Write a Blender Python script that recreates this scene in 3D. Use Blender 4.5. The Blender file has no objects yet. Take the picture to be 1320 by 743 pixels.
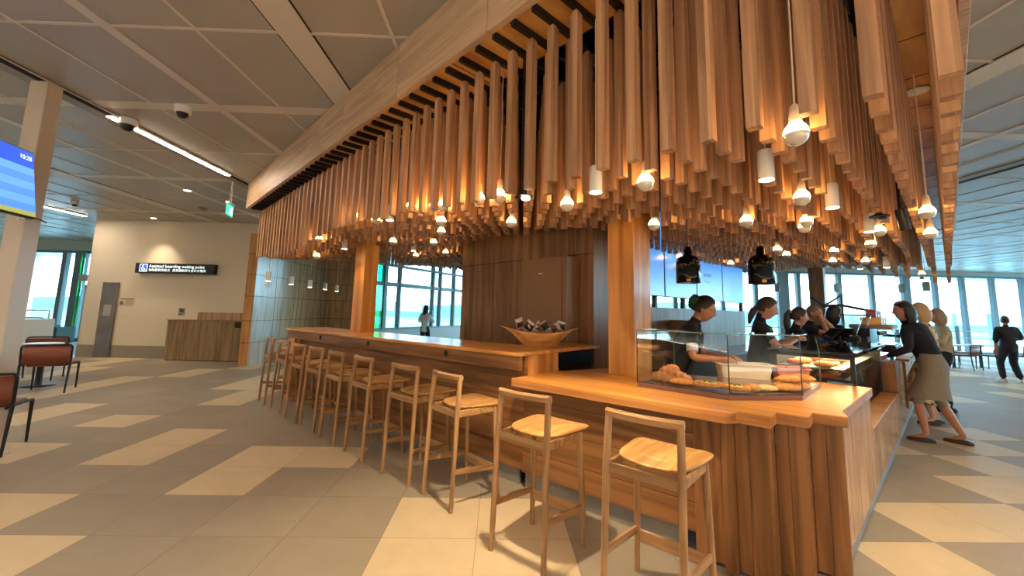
import bpy, math, random
from mathutils import Vector, Matrix, Quaternion
random.seed(7)
PI = math.pi
scene = bpy.context.scene
COL = scene.collection
WM = {}

# ------------------------------------------------------------------ materials
def lin(c):
    return tuple((x/12.92 if x <= .04045 else ((x+.055)/1.055)**2.4) for x in [v/255. for v in c])

def _new(name):
    m = bpy.data.materials.new(name); m.use_nodes = True
    nt = m.node_tree; b = nt.nodes['Principled BSDF']
    return m, nt, b

def pbr(name, rgb, rough=.5, metal=0., emit=None, es=0., spec=.5, noise=0., nscale=8., bump=0.):
    m, nt, b = _new(name)
    c = lin(rgb)
    b.inputs['Base Color'].default_value = (*c, 1)
    b.inputs['Roughness'].default_value = rough
    b.inputs['Metallic'].default_value = metal
    b.inputs['Specular IOR Level'].default_value = spec
    if emit is not None:
        b.inputs['Emission Color'].default_value = (*lin(emit), 1)
        b.inputs['Emission Strength'].default_value = es
    if noise > 0 or bump > 0:
        tc = nt.nodes.new('ShaderNodeTexCoord'); n = nt.nodes.new('ShaderNodeTexNoise')
        n.inputs['Scale'].default_value = nscale; n.inputs['Detail'].default_value = 6
        nt.links.new(tc.outputs['Object'], n.inputs['Vector'])
        if noise > 0:
            r = nt.nodes.new('ShaderNodeValToRGB')
            r.color_ramp.elements[0].position = .3; r.color_ramp.elements[1].position = .7
            r.color_ramp.elements[0].color = (*[x*(1-noise) for x in c], 1)
            r.color_ramp.elements[1].color = (*[min(1, x*(1+noise)) for x in c], 1)
            nt.links.new(n.outputs['Fac'], r.inputs['Fac']); nt.links.new(r.outputs['Color'], b.inputs['Base Color'])
        if bump > 0:
            bp = nt.nodes.new('ShaderNodeBump'); bp.inputs['Strength'].default_value = bump; bp.inputs['Distance'].default_value = .004
            nt.links.new(n.outputs['Fac'], bp.inputs['Height']); nt.links.new(bp.outputs['Normal'], b.inputs['Normal'])
    return m

def wood(name, dark, light, grain=2, rough=.4, plank=None, across=22., along=1.1, var=.25, seam=True, cell=None, spec=.4):
    """procedural timber. grain: axis index of the fibre. plank=(axis,width): boards. cell: pitch of separate sticks."""
    m, nt, b = _new(name); N = nt.nodes; L = nt.links
    tc = N.new('ShaderNodeTexCoord'); oi = N.new('ShaderNodeObjectInfo')
    sc = [across]*3; sc[grain] = along
    off = N.new('ShaderNodeVectorMath'); off.operation = 'MULTIPLY_ADD'
    cmb = N.new('ShaderNodeCombineXYZ')
    for i in range(3): L.new(oi.outputs['Random'], cmb.inputs[i])
    off.inputs[1].default_value = (7.3, 5.1, 9.7)
    L.new(cmb.outputs[0], off.inputs[0]); L.new(tc.outputs['Object'], off.inputs[2])
    vec = off.outputs[0]
    tone = None
    if plank or cell:
        sep = N.new('ShaderNodeSeparateXYZ'); L.new(tc.outputs['Object'], sep.inputs[0])
        def cellid(ax, w, o=0.):
            a = N.new('ShaderNodeMath'); a.operation = 'MULTIPLY_ADD'; a.inputs[1].default_value = 1./w; a.inputs[2].default_value = o+.5
            L.new(sep.outputs[ax], a.inputs[0])
            f = N.new('ShaderNodeMath'); f.operation = 'FLOOR'; L.new(a.outputs[0], f.inputs[0])
            fr = N.new('ShaderNodeMath'); fr.operation = 'FRACT'; L.new(a.outputs[0], fr.inputs[0])
            return f, fr
        cc = N.new('ShaderNodeCombineXYZ')
        if plank:
            f, fr = cellid(*plank); L.new(f.outputs[0], cc.inputs[0])
        else:
            f, fr = cellid(0, cell, -.06/cell); f2, _ = cellid(1, cell, -1.78/cell)
            L.new(f.outputs[0], cc.inputs[0]); L.new(f2.outputs[0], cc.inputs[1])
        wn = N.new('ShaderNodeTexWhiteNoise'); wn.noise_dimensions = '3D'; L.new(cc.outputs[0], wn.inputs['Vector'])
        o2 = N.new('ShaderNodeVectorMath'); o2.operation = 'MULTIPLY_ADD'; o2.inputs[1].default_value = (5, 5, 5)
        L.new(wn.outputs['Color'], o2.inputs[0]); L.new(vec, o2.inputs[2]); vec = o2.outputs[0]
        tone = wn.outputs['Value']
    mp = N.new('ShaderNodeMapping'); mp.inputs['Scale'].default_value = sc
    L.new(vec, mp.inputs['Vector'])
    n1 = N.new('ShaderNodeTexNoise'); n1.inputs['Scale'].default_value = 1.; n1.inputs['Detail'].default_value = 5; n1.inputs['Distortion'].default_value = .6
    L.new(mp.outputs[0], n1.inputs['Vector'])
    mp2 = N.new('ShaderNodeMapping'); s2 = [across*.22]*3; s2[grain] = along*.35; mp2.inputs['Scale'].default_value = s2
    L.new(vec, mp2.inputs['Vector'])
    n2 = N.new('ShaderNodeTexNoise'); n2.inputs['Scale'].default_value = 1.; n2.inputs['Detail'].default_value = 3; n2.inputs['Distortion'].default_value = 1.2
    L.new(mp2.outputs[0], n2.inputs['Vector'])
    w = N.new('ShaderNodeMath'); w.operation = 'MULTIPLY_ADD'; w.inputs[1].default_value = 9.; L.new(n2.outputs['Fac'], w.inputs[0]); w.inputs[2].default_value = 0.
    sn = N.new('ShaderNodeMath'); sn.operation = 'SINE'; w2 = N.new('ShaderNodeMath'); w2.operation = 'MULTIPLY'; w2.inputs[1].default_value = 3.; L.new(w.outputs[0], w2.inputs[0]); L.new(w2.outputs[0], sn.inputs[0])
    mix = N.new('ShaderNodeMath'); mix.operation = 'MULTIPLY_ADD'; mix.inputs[1].default_value = .13; L.new(sn.outputs[0], mix.inputs[0]); L.new(n1.outputs['Fac'], mix.inputs[2])
    ramp = N.new('ShaderNodeValToRGB'); e = ramp.color_ramp.elements
    e[0].position = .28; e[1].position = .72
    e[0].color = (*lin(dark), 1); e[1].color = (*lin(light), 1)
    L.new(mix.outputs[0], ramp.inputs['Fac']); out = ramp.outputs['Color']
    if tone is None: tone = oi.outputs['Random']
    hv = N.new('ShaderNodeHueSaturation')
    ma = N.new('ShaderNodeMath'); ma.operation = 'MULTIPLY_ADD'; ma.inputs[1].default_value = var; ma.inputs[2].default_value = 1-var*.5
    L.new(tone, ma.inputs[0]); L.new(ma.outputs[0], hv.inputs['Value']); L.new(out, hv.inputs['Color']); out = hv.outputs['Color']
    if plank and seam:
        a1 = N.new('ShaderNodeMath'); a1.operation = 'LESS_THAN'; a1.inputs[1].default_value = .004/plank[1]; L.new(fr.outputs[0], a1.inputs[0])
        mx = N.new('ShaderNodeMix'); mx.data_type = 'RGBA'; L.new(a1.outputs[0], mx.inputs['Factor']); L.new(out, mx.inputs['A'])
        mx.inputs['B'].default_value = (*[x*.25 for x in lin(dark)], 1); out = mx.outputs['Result']
    L.new(out, b.inputs['Base Color'])
    b.inputs['Roughness'].default_value = rough; b.inputs['Specular IOR Level'].default_value = spec
    return m

def glass(name, tint, refl=.08, rough=0.):
    m = bpy.data.materials.new(name); m.use_nodes = True; nt = m.node_tree; N = nt.nodes; N.clear(); L = nt.links
    o = N.new('ShaderNodeOutputMaterial'); t = N.new('ShaderNodeBsdfTransparent'); g = N.new('ShaderNodeBsdfGlossy'); mx = N.new('ShaderNodeMixShader'); f = N.new('ShaderNodeLayerWeight')
    t.inputs[0].default_value = (*tint, 1); g.inputs['Roughness'].default_value = rough; g.inputs['Color'].default_value = (.9, .95, .95, 1)
    f.inputs['Blend'].default_value = .25
    ma = N.new('ShaderNodeMath'); ma.operation = 'MULTIPLY_ADD'; ma.inputs[1].default_value = min(.5,refl*6); ma.inputs[2].default_value = refl*.5; ma.use_clamp = True
    L.new(f.outputs['Fresnel'], ma.inputs[0]); L.new(ma.outputs[0], mx.inputs[0]); L.new(t.outputs[0], mx.inputs[1]); L.new(g.outputs[0], mx.inputs[2]); L.new(mx.outputs[0], o.inputs[0])
    return m

def tile_mat(name, rgb, var, gx=.624, gy=.592, ox=-.113, oy=2.932):
    m, nt, b = _new(name); N = nt.nodes; L = nt.links
    tc = N.new('ShaderNodeTexCoord'); sep = N.new('ShaderNodeSeparateXYZ'); L.new(tc.outputs['Object'], sep.inputs[0])
    cc = N.new('ShaderNodeCombineXYZ'); grout = None
    for ax, g, o in ((0, gx, ox), (1, gy, oy)):
        a = N.new('ShaderNodeMath'); a.operation = 'SUBTRACT'; a.inputs[1].default_value = o; L.new(sep.outputs[ax], a.inputs[0])
        d = N.new('ShaderNodeMath'); d.operation = 'DIVIDE'; d.inputs[1].default_value = g; L.new(a.outputs[0], d.inputs[0])
        f = N.new('ShaderNodeMath'); f.operation = 'FLOOR'; L.new(d.outputs[0], f.inputs[0]); L.new(f.outputs[0], cc.inputs[ax])
        p = N.new('ShaderNodeMath'); p.operation = 'PINGPONG'; p.inputs[1].default_value = .5; L.new(d.outputs[0], p.inputs[0])
        t = N.new('ShaderNodeMath'); t.operation = 'LESS_THAN'; t.inputs[1].default_value = .0018/g; L.new(p.outputs[0], t.inputs[0])
        if grout is None: grout = t
        else:
            mxm = N.new('ShaderNodeMath'); mxm.operation = 'MAXIMUM'; L.new(grout.outputs[0], mxm.inputs[0]); L.new(t.outputs[0], mxm.inputs[1]); grout = mxm
    wn = N.new('ShaderNodeTexWhiteNoise'); L.new(cc.outputs[0], wn.inputs['Vector'])
    n = N.new('ShaderNodeTexNoise'); n.inputs['Scale'].default_value = 3.5; n.inputs['Detail'].default_value = 9; n.inputs['Roughness'].default_value = .65
    o2 = N.new('ShaderNodeVectorMath'); o2.operation = 'MULTIPLY_ADD'; o2.inputs[1].default_value = (9, 9, 9); L.new(wn.outputs['Color'], o2.inputs[0]); L.new(tc.outputs['Object'], o2.inputs[2]); L.new(o2.outputs[0], n.inputs['Vector'])
    hv = N.new('ShaderNodeHueSaturation'); hv.inputs['Color'].default_value = (*lin(rgb), 1)
    a1 = N.new('ShaderNodeMath'); a1.operation = 'MULTIPLY_ADD'; a1.inputs[1].default_value = var; a1.inputs[2].default_value = 1-var*.5-.16
    L.new(wn.outputs['Value'], a1.inputs[0])
    a2 = N.new('ShaderNodeMath'); a2.operation = 'MULTIPLY_ADD'; a2.inputs[1].default_value = .32; L.new(n.outputs['Fac'], a2.inputs[0]); L.new(a1.outputs[0], a2.inputs[2]); L.new(a2.outputs[0], hv.inputs['Value'])
    mx = N.new('ShaderNodeMix'); mx.data_type = 'RGBA'; L.new(grout.outputs[0], mx.inputs['Factor']); L.new(hv.outputs['Color'], mx.inputs['A']); mx.inputs['B'].default_value = (*[x*.4 for x in lin(rgb)], 1)
    L.new(mx.outputs['Result'], b.inputs['Base Color'])
    b.inputs['Roughness'].default_value = .5
    return m

# ------------------------------------------------------------------ mesh builder
def frame(rot=0., loc=(0, 0, 0)): return Matrix.Translation(loc) @ Matrix.Rotation(rot, 4, 'Z')
WORLD = Matrix.Identity(4)
A_BAR = math.radians(42.3); A_CAN = math.radians(48.2)
BAR = frame(-A_BAR); CAN = frame(-A_CAN)

class MB:
    def __init__(s, T=WORLD): s.T = T; s.v = []; s.f = []; s.mi = []; s.sm = []
    def add(s, vs, fs, mi=0, smooth=False, M=None):
        o = len(s.v)
        s.v += [(M @ Vector(v) if M is not None else Vector(v)) for v in vs]
        for f in fs: s.f.append([i+o for i in f]); s.mi.append(mi); s.sm.append(smooth)
        return s
    def box(s, x0, x1, y0, y1, z0, z1, mi=0, M=None):
        v = [(x0,y0,z0),(x1,y0,z0),(x1,y1,z0),(x0,y1,z0),(x0,y0,z1),(x1,y0,z1),(x1,y1,z1),(x0,y1,z1)]
        return s.add(v, [(3,2,1,0),(4,5,6,7),(0,1,5,4),(1,2,6,5),(2,3,7,6),(3,0,4,7)], mi, False, M)
    def bbox(s, x0, x1, y0, y1, z0, z1, b=.004, mi=0, M=None):
        """box with chamfered edges"""
        b = min(b, (x1-x0)*.49, (y1-y0)*.49, (z1-z0)*.49)
        X=(x0,x1); Y=(y0,y1); Z=(z0,z1); vs=[]; idx={}
        for i in (0,1):
            for j in (0,1):
                for k in (0,1):
                    sx = b if i==0 else -b; sy = b if j==0 else -b; sz = b if k==0 else -b
                    for ax in range(3):
                        p=[X[i]+sx, Y[j]+sy, Z[k]+sz]; p[ax]=(X[i],Y[j],Z[k])[ax]
                        idx[(i,j,k,ax)]=len(vs); vs.append(tuple(p))
        F=[]
        for ax in range(3):
            o=[a for a in range(3) if a!=ax]
            for d in (0,1):
                q=[]
                for (a,c) in ((0,0),(1,0),(1,1),(0,1)):
                    t=[0,0,0]; t[ax]=d; t[o[0]]=a; t[o[1]]=c; q.append(idx[(*t,ax)])
                F.append(q)
            for a in (0,1):
                for c in (0,1):
                    t0=[0,0,0]; t0[o[0]]=a; t0[o[1]]=c; t1=list(t0); t1[ax]=1
                    F.append([idx[(*t0,o[0])],idx[(*t1,o[0])],idx[(*t1,o[1])],idx[(*t0,o[1])]])
        for i in (0,1):
            for j in (0,1):
                for k in (0,1): F.append([idx[(i,j,k,a)] for a in range(3)])
        return s.add(vs, F, mi, False, M)
    def prism(s, poly, z0, z1, mi=0, M=None):
        n=len(poly); v=[(x,y,z0) for x,y in poly]+[(x,y,z1) for x,y in poly]
        F=[list(range(n))[::-1], list(range(n,2*n))]+[(i,(i+1)%n,n+(i+1)%n,n+i) for i in range(n)]
        return s.add(v,F,mi,False,M)
    def loft(s, rings, mi=0, smooth=True, closed=True, caps=True, M=None):
        n=len(rings[0]); v=[p for r in rings for p in r]; F=[]
        for a in range(len(rings)-1):
            for i in range(n if closed else n-1):
                j=(i+1)%n; F.append((a*n+i,a*n+j,(a+1)*n+j,(a+1)*n+i))
        s.add(v,F,mi,smooth,M)
        if caps and closed:
            s.add(rings[0],[list(range(n))[::-1]],mi,False,M); s.add(rings[-1],[list(range(n))],mi,False,M)
        return s
    def tube(s, pts, r, n=10, mi=0, M=None, smooth=True, sx=1., sy=1.):
        pts=[Vector(p) for p in pts]; R=r if isinstance(r,(list,tuple)) else [r]*len(pts); rings=[]; up=None
        for i,p in enumerate(pts):
            d=(pts[min(i+1,len(pts)-1)]-pts[max(i-1,0)]).normalized()
            if up is None:
                up=Vector((0,1,0)) if abs(d.z)>.7 else Vector((0,0,1))
            a=d.cross(up).normalized(); b=a.cross(d).normalized(); up=b
            rings.append([p+a*(math.cos(t)*R[i]*sx)+b*(math.sin(t)*R[i]*sy) for t in [2*PI*k/n for k in range(n)]])
        return s.loft(rings,mi,smooth,True,True,M)
    def lathe(s, prof, n=20, c=(0,0,0), mi=0, smooth=True, M=None, sx=1., sy=1.):
        rings=[[(c[0]+max(r,1e-4)*sx*math.cos(2*PI*k/n),c[1]+max(r,1e-4)*sy*math.sin(2*PI*k/n),c[2]+z) for k in range(n)] for r,z in prof]
        return s.loft(rings,mi,smooth,True,True,M)
    def sph(s, c, r, n=14, mi=0, M=None, fn=None):
        if not isinstance(r,(tuple,list)): r=(r,r,r)
        rings=[]; m=max(6,n*2//3)
        for a in range(m+1):
            th=-PI/2+PI*a/m; th=max(min(th,PI/2-1e-3),-PI/2+1e-3); row=[]
            for k in range(n):
                ph=2*PI*k/n; d=Vector((math.cos(th)*math.cos(ph),math.cos(th)*math.sin(ph),math.sin(th)))
                p=Vector((d.x*r[0],d.y*r[1],d.z*r[2]))
                if fn: p=fn(d,p)
                row.append(Vector(c)+p)
            rings.append(row)
        return s.loft(rings,mi,True,True,True,M)
    def build(s, name, mats, parent=None, bevel=0., origin=None):
        if not isinstance(mats,(list,tuple)): mats=[mats]
        me=bpy.data.meshes.new(name); V=[s.T@v for v in s.v]
        if parent is not None: W=WM[parent.name]
        else:
            if origin is None:
                xs=[v.x for v in V]; ys=[v.y for v in V]; zs=[v.z for v in V]
                origin=((min(xs)+max(xs))/2,(min(ys)+max(ys))/2,min(zs))
            W=Matrix.Translation(origin)@s.T.to_3x3().normalized().to_4x4()
        Wi=W.inverted()
        me.from_pydata([Wi@v for v in V],[],s.f)
        for m in mats: me.materials.append(m)
        for p,i,sm in zip(me.polygons,s.mi,s.sm): p.material_index=i; p.use_smooth=sm
        me.validate(); me.update()
        import bmesh
        bm=bmesh.new(); bm.from_mesh(me); bmesh.ops.recalc_face_normals(bm,faces=bm.faces); bm.to_mesh(me); bm.free()
        ob=bpy.data.objects.new(name,me); COL.objects.link(ob)
        if parent is not None: ob.parent=parent
        else: ob.matrix_world=W
        WM[ob.name]=W
        if bevel>0:
            md=ob.modifiers.new('bevel','BEVEL'); md.width=bevel; md.segments=2; md.limit_method='ANGLE'
        return ob

def tag(o,label,cat,group=None):
    o['label']=label; o['category']=cat
    if group: o['group']=group
    return o
def thing(name,label,cat,T=WORLD,loc=(0,0,0),rz=0.,group=None):
    """Empty at the thing's base; loc/rz given in frame T"""
    o=bpy.data.objects.new(name,None); COL.objects.link(o); o.empty_display_size=.1
    W=T@frame(rz,loc); o.matrix_world=W; WM[o.name]=W
    return tag(o,label,cat,group)
def struct(o): o['kind']='structure'; return o
def dup(root,T,loc,rz,label,group=None,name=None):
    def cp(o,par):
        c=o.copy(); COL.objects.link(c)
        for k in list(c.keys()):
            if k in('label','category','group') and par is not None and k!='label': del c[k]
        if par is not None: c.parent=par
        for ch in o.children: cp(ch,c)
        return c
    r=cp(root,None); W=T@frame(rz,loc); r.matrix_world=W; WM[r.name]=W; r['label']=label
    if group: r['group']=group
    return r
def text(name,body,size,mat,T,parent=None,align='LEFT',ext=.001):
    cu=bpy.data.curves.new(name,'FONT'); cu.body=body; cu.size=size; cu.align_x=align; cu.extrude=ext
    tmp=bpy.data.objects.new(name,cu); COL.objects.link(tmp)
    me=bpy.data.meshes.new_from_object(tmp.evaluated_get(bpy.context.evaluated_depsgraph_get())); bpy.data.objects.remove(tmp)
    me.materials.clear(); me.materials.append(mat)
    o=bpy.data.objects.new(name,me); COL.objects.link(o); o.parent=parent; o.matrix_local=WM[parent.name].inverted()@T
    return o
# ------------------------------------------------------------------ palette
M = dict(
 tile_d=tile_mat('tile_grey',(150,138,121),.16), tile_l=tile_mat('tile_sand',(204,184,150),.10),
 ceil=pbr('ceiling_panel',(162,155,143),.38,noise=.06,nscale=1.5), strip=pbr('ceiling_strip',(205,195,180),.45),
 white=pbr('white_wall',(214,202,180),.7), skirt=pbr('grey_skirting',(140,132,122),.5),
 fascia=wood('fascia_oak',(176,146,114),(206,174,140),0,.45,None,26,1.,.10),
 ply=wood('soffit_ply',(176,116,54),(222,164,92),1,.35,None,7,1.5,.1),
 cedar=wood('cedar_batten',(150,108,76),(198,152,111),2,.5,None,26,.8,.36,cell=.18),
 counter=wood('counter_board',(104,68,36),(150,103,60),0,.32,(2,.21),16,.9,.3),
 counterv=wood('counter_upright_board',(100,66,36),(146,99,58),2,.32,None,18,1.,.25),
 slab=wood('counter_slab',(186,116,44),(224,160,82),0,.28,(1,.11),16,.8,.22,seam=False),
 slabe=wood('counter_slab_edge',(140,88,42),(190,132,74),0,.35,None,18,.8,.1),
 side=wood('side_veneer',(160,112,70),(200,150,102),2,.22,None,14,.9,.1),
 column=wood('column_timber',(178,112,44),(226,164,88),2,.35,None,9,.7,.15),
 core=wood('core_veneer',(112,78,52),(152,112,78),2,.4,(0,.1),14,.8,.22,seam=False),
 oak=wood('stool_oak',(136,100,64),(178,136,92),2,.4,None,30,1.5,.12),
 oakx=wood('stool_oak_seat',(164,118,66),(204,158,98),1,.35,(0,.075),26,1.2,.14,seam=False),
 oakh=wood('stool_oak_rail',(136,100,64),(178,136,92),0,.4,None,30,1.5,.12), oaks=wood('stool_oak_stretcher',(136,100,64),(178,136,92),1,.4,None,30,1.5,.12),
 panelw=wood('wall_veneer',(146,108,74),(190,150,112),2,.2,None,16,.8,.08),
 panele=wood('wall_veneer_end',(166,112,58),(206,150,88),2,.4,None,16,.8,.08),
 cab=wood('slat_cabinet',(128,104,74),(168,140,106),2,.5,(0,.245),18,.8,.15),
 bowlw=wood('bowl_wood',(186,130,66),(232,186,120),0,.4,None,18,1.5,.1),
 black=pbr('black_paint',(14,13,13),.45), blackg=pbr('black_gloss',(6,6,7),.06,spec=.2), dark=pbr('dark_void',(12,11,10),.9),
 steel=pbr('steel',(150,150,150),.28,1.), steeld=pbr('dark_steel',(60,60,62),.3,1.),
 column_w=pbr('column_white',(212,198,182),.45), plastic=pbr('white_plastic',(228,224,216),.4),
 mull=pbr('mullion',(96,116,122),.5), teal=pbr('teal_frame',(170,186,182),.5),
 beige=pbr('beige_laminate',(140,106,72),.45), kick=pbr('grey_stone',(128,124,118),.6,noise=.1),
 glass=glass('window_glass',(.68,.90,1.)), cglass=glass('case_glass',(.95,.97,.96),.03), green=glass('green_glass',(.02,.85,.42),.1),
 gedge=pbr('glass_edge',(24,30,28),.2), gtop=pbr('glass_rim',(120,150,140),.15),
 bulb=pbr('bulb_lit',(255,225,180),.4,emit=(255,196,118),es=26.),
 lamp=pbr('lamp_lit',(255,240,215),.4,emit=(255,226,180),es=14.), lampw=pbr('strip_lit',(255,250,240),.4,emit=(255,233,208),es=58.),
 mirror=pbr('bulb_silver',(226,216,200),.25,.35), cord=pbr('cord_white',(222,206,186),.6),
 rust=pbr('rust_leather',(128,66,48),.5), cream=pbr('cream_leather',(190,120,80),.5), sofa=pbr('sofa_green',(54,78,72),.8),
 red=pbr('red',(190,40,40),.5), gold=pbr('gold',(214,160,60),.4), blue=pbr('sign_blue',(30,84,190),.5,emit=(30,90,200),es=.6),
 signw=pbr('sign_white',(240,250,250),.5,emit=(225,250,252),es=.9), exitg=pbr('exit_green',(40,190,140),.5,emit=(40,200,150),es=1.0),
 menu=pbr('menu_screen',(70,120,190),.25,emit=(84,150,226),es=.62), menut=pbr('menu_text',(90,110,140),.4,emit=(60,110,180),es=.5),
 tvh=pbr('tv_header',(30,80,200),.3,emit=(26,84,214),es=.8), tva=pbr('tv_row_a',(90,150,230),.3,emit=(92,156,246),es=.85), tvb=pbr('tv_row_b',(80,130,225),.3,emit=(74,134,238),es=.85), tvg=pbr('tv_foot',(170,170,90),.3,emit=(170,172,90),es=.6),
 tvt=pbr('tv_text',(220,230,250),.3,emit=(220,232,255),es=.9),
 grass=pbr('grass_far',(84,104,78),.9,noise=.35,nscale=.03), hill=pbr('hill_far',(44,70,58),.9,noise=.3,nscale=.02), apron=pbr('airfield',(196,192,186),.9),
)

# ------------------------------------------------------------------ camera (optical axis sits a little above the frame centre: cropped photo)
yaw,pit,rol=[math.radians(a) for a in (1.594,7.073,1.327)]
fwd=Vector((math.sin(yaw)*math.cos(pit),math.cos(yaw)*math.cos(pit),math.sin(pit)))
rt=Vector((math.cos(yaw),-math.sin(yaw),0)); up=rt.cross(fwd)
r2=rt*math.cos(rol)+up*math.sin(rol); u2=up*math.cos(rol)-rt*math.sin(rol)
cam=bpy.data.cameras.new('camera'); co=bpy.data.objects.new('camera',cam); COL.objects.link(co)
co.matrix_world=Matrix(((r2.x,u2.x,-fwd.x,0),(r2.y,u2.y,-fwd.y,0),(r2.z,u2.z,-fwd.z,1.5),(0,0,0,1)))
cam.sensor_width=36; cam.sensor_fit='HORIZONTAL'; cam.lens=36*530/1320.; cam.shift_y=-(371.5-335.4)/1320.; cam.clip_end=3000; cam.clip_start=.05
scene.camera=co

# ------------------------------------------------------------------ floor
light=set([(-4,1),(-4,2),(-3,2),(-6,2),(-6,3),(-6,0),(-7,0),(-5,-1),(-6,-1),(-1,-1),(0,-1),(-1,0),(0,0),(-8,2),(-9,2),(-8,4),(-10,5),(-11,5),(-8,6),(-8,7),(-7,6),
 (4,-1),(5,0),(6,0),(7,1),(8,1),(8,2),(3,-2),(4,-2),(6,3),(7,3),(9,3),(10,4)])
keep=set((i,j) for i in range(-9,12) for j in range(-4,6))
def hsh(*a): return random.Random(hash(a)).random()
b=MB(); X0,Y0,GX,GY=-.113,2.932,.624,.592
for i in range(-38,48):
    for j in range(-13,33):
        x0=X0+i*GX; y0=Y0+j*GY
        if (i,j) in keep: l=(i,j) in light
        else:
            k=(j+(i*3)%2+i%2)//2; l=hsh(i//1,k,11)<.30
        b.add([(x0,y0,0),(x0+GX,y0,0),(x0+GX,y0+GY,0),(x0,y0+GY,0)],[(0,1,2,3)],1 if l else 0)
struct(b.build('floor',[M['tile_d'],M['tile_l']],origin=(0,0,0)))

# ------------------------------------------------------------------ ceiling with its strips
CZ=3.8
b=MB(); b.box(-24,30,-5,22.4,CZ,CZ+.2); struct(b.build('ceiling',M['ceil'],origin=(0,0,0)))
bt=MB(); bw=MB()
MOD=6.25
for k in range(-4,5):
    o=k*MOD
    for x,w in ((-2.62,.03),(-4.09,.03),(-.97,.03),(-5.69,.03),(.5,.03)): bt.box(o+x-w/2,o+x+w/2,-5,22.3,CZ-.008,CZ)
    for x,w in ((-3.36,.10),(-6.42,.10)): bt.box(o+x-w/2,o+x+w/2,-5,22.3,CZ-.010,CZ)
    bw.box(o-1.935,o-1.657,-5,22.3,CZ-.014,CZ)
    for x in (-1.945,-1.652): bt.box(o+x-.008,o+x+.008,-5,22.3,CZ-.004,CZ,1)
for k in range(-3,7):
    bt.box(-24,30,3.277+2.88*k-.015,3.277+2.88*k+.015,CZ-.007,CZ)
    bw.box(-24,30,4.70+2.88*k-.085,4.70+2.88*k+.085,CZ-.006,CZ)
struct(bt.build('trim_1',[M['strip'],M['dark']],origin=(0,0,0))); struct(bw.build('trim_2',M['strip'],origin=(0,0,0)))
def slot(x,lits,name):
    b=MB(); b.box(x-.14,x+.135,-5,22.3,CZ-.016,CZ,1); b.box(x+.02,x+.10,-5,22.3,CZ-.018,CZ-.016,2); b.box(x+.125,x+.14,-5,22.3,CZ-.022,CZ-.016,0)
    struct(b.build(name,[M['strip'],M['skirt'],M['dark']],origin=(x,0,CZ)))
slot(-4.92,[],'trim_3'); slot(7.5,[],'trim_4')
def striplight(x,y0,y1,label,g='linear ceiling lights'):
    t=thing('linear_light',label,'ceiling light',WORLD,(x,(y0+y1)/2,CZ-.03),0,g)
    b=MB(); b.bbox(x-.05,x+.05,y0,y1,CZ-.032,CZ-.014,.003); b.build('housing',M['plastic'],t)
    b=MB(); b.box(x-.04,x+.04,y0+.01,y1-.01,CZ-.036,CZ-.0325); b.build('diffuser',M['lampw'],t)
striplight(-4.86,4.95,7.2,'bright linear light set in the dark ceiling slot beside the white column')
striplight(-11.2,9.0,11.2,'short linear light in the ceiling over the low white counter at the far left windows')
for i,(x,y0,y1) in enumerate(((7.56,9.5,11.5),(13.75,8.,10.),(13.75,13.,15.5),(20.,10.5,13.))):
    striplight(x,y0,y1,('linear light in the dark ceiling track right of the timber canopy','linear ceiling light over the open floor beyond the grey skirt','linear ceiling light nearest the mullioned windows on the right','linear ceiling light furthest to the right in the hall')[i])
# fill lamps added out of view behind and beside the camera to brighten the hall
for x,y0,y1,n in ((-4.86,-4,.5,'over the floor behind the camera on the left'),(1.32,-4.5,-.8,'over the floor behind the camera'),(7.5,-3,2.5,'over the aisle right of the service counter'),(-11.1,0,3.5,'over the left seating area'),(-7.98,3.2,5.2,'left of the white column'),(-1.8,-4.2,-.6,'high over the floor right behind the camera'),(4.4,-3.5,.2,'over the floor to the right behind the camera')):
    striplight(x,y0,y1,'added linear ceiling fill light '+n)

def downlight(x,y,lab,power=0,grp=None):
    t=thing('downlight',lab,'downlight',WORLD,(x,y,CZ-.02),0,grp)
    b=MB(); b.lathe([(.085,-.012),(.09,0),(.06,.004)],20,(x,y,CZ-.012)); b.build('trim_ring',M['plastic'],t)
    b=MB(); b.lathe([(.06,0),(.06,.004)],20,(x,y,CZ-.024)); b.build('lens',M['lamp'],t)
    if power:
        l=bpy.data.lights.new('spot','SPOT'); l.energy=power; l.color=(1,.80,.55); l.spot_size=1.35; l.spot_blend=.7; l.shadow_soft_size=.05
        o=bpy.data.objects.new('spot',l); COL.objects.link(o); o.location=(x,y,CZ-.04)
downlight(-9.46,11.25,'downlight whose beam fans down the white wall above the boarding sign',120)
downlight(-6.4,8.32,'downlight in the ceiling strip left of the hanging exit sign',60)
downlight(-6.41,11.17,'downlight above the left end of the blue-lit timber wall',40)
downlight(-3.0,1.2,'added fill downlight over the floor behind the stools, out of the frame',160)  # unseen lamp, added as ambient fill
downlight(2.6,1.0,'added fill downlight over the aisle beside the service counter, out of the frame',160)  # second unseen lamp added to light the room

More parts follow.
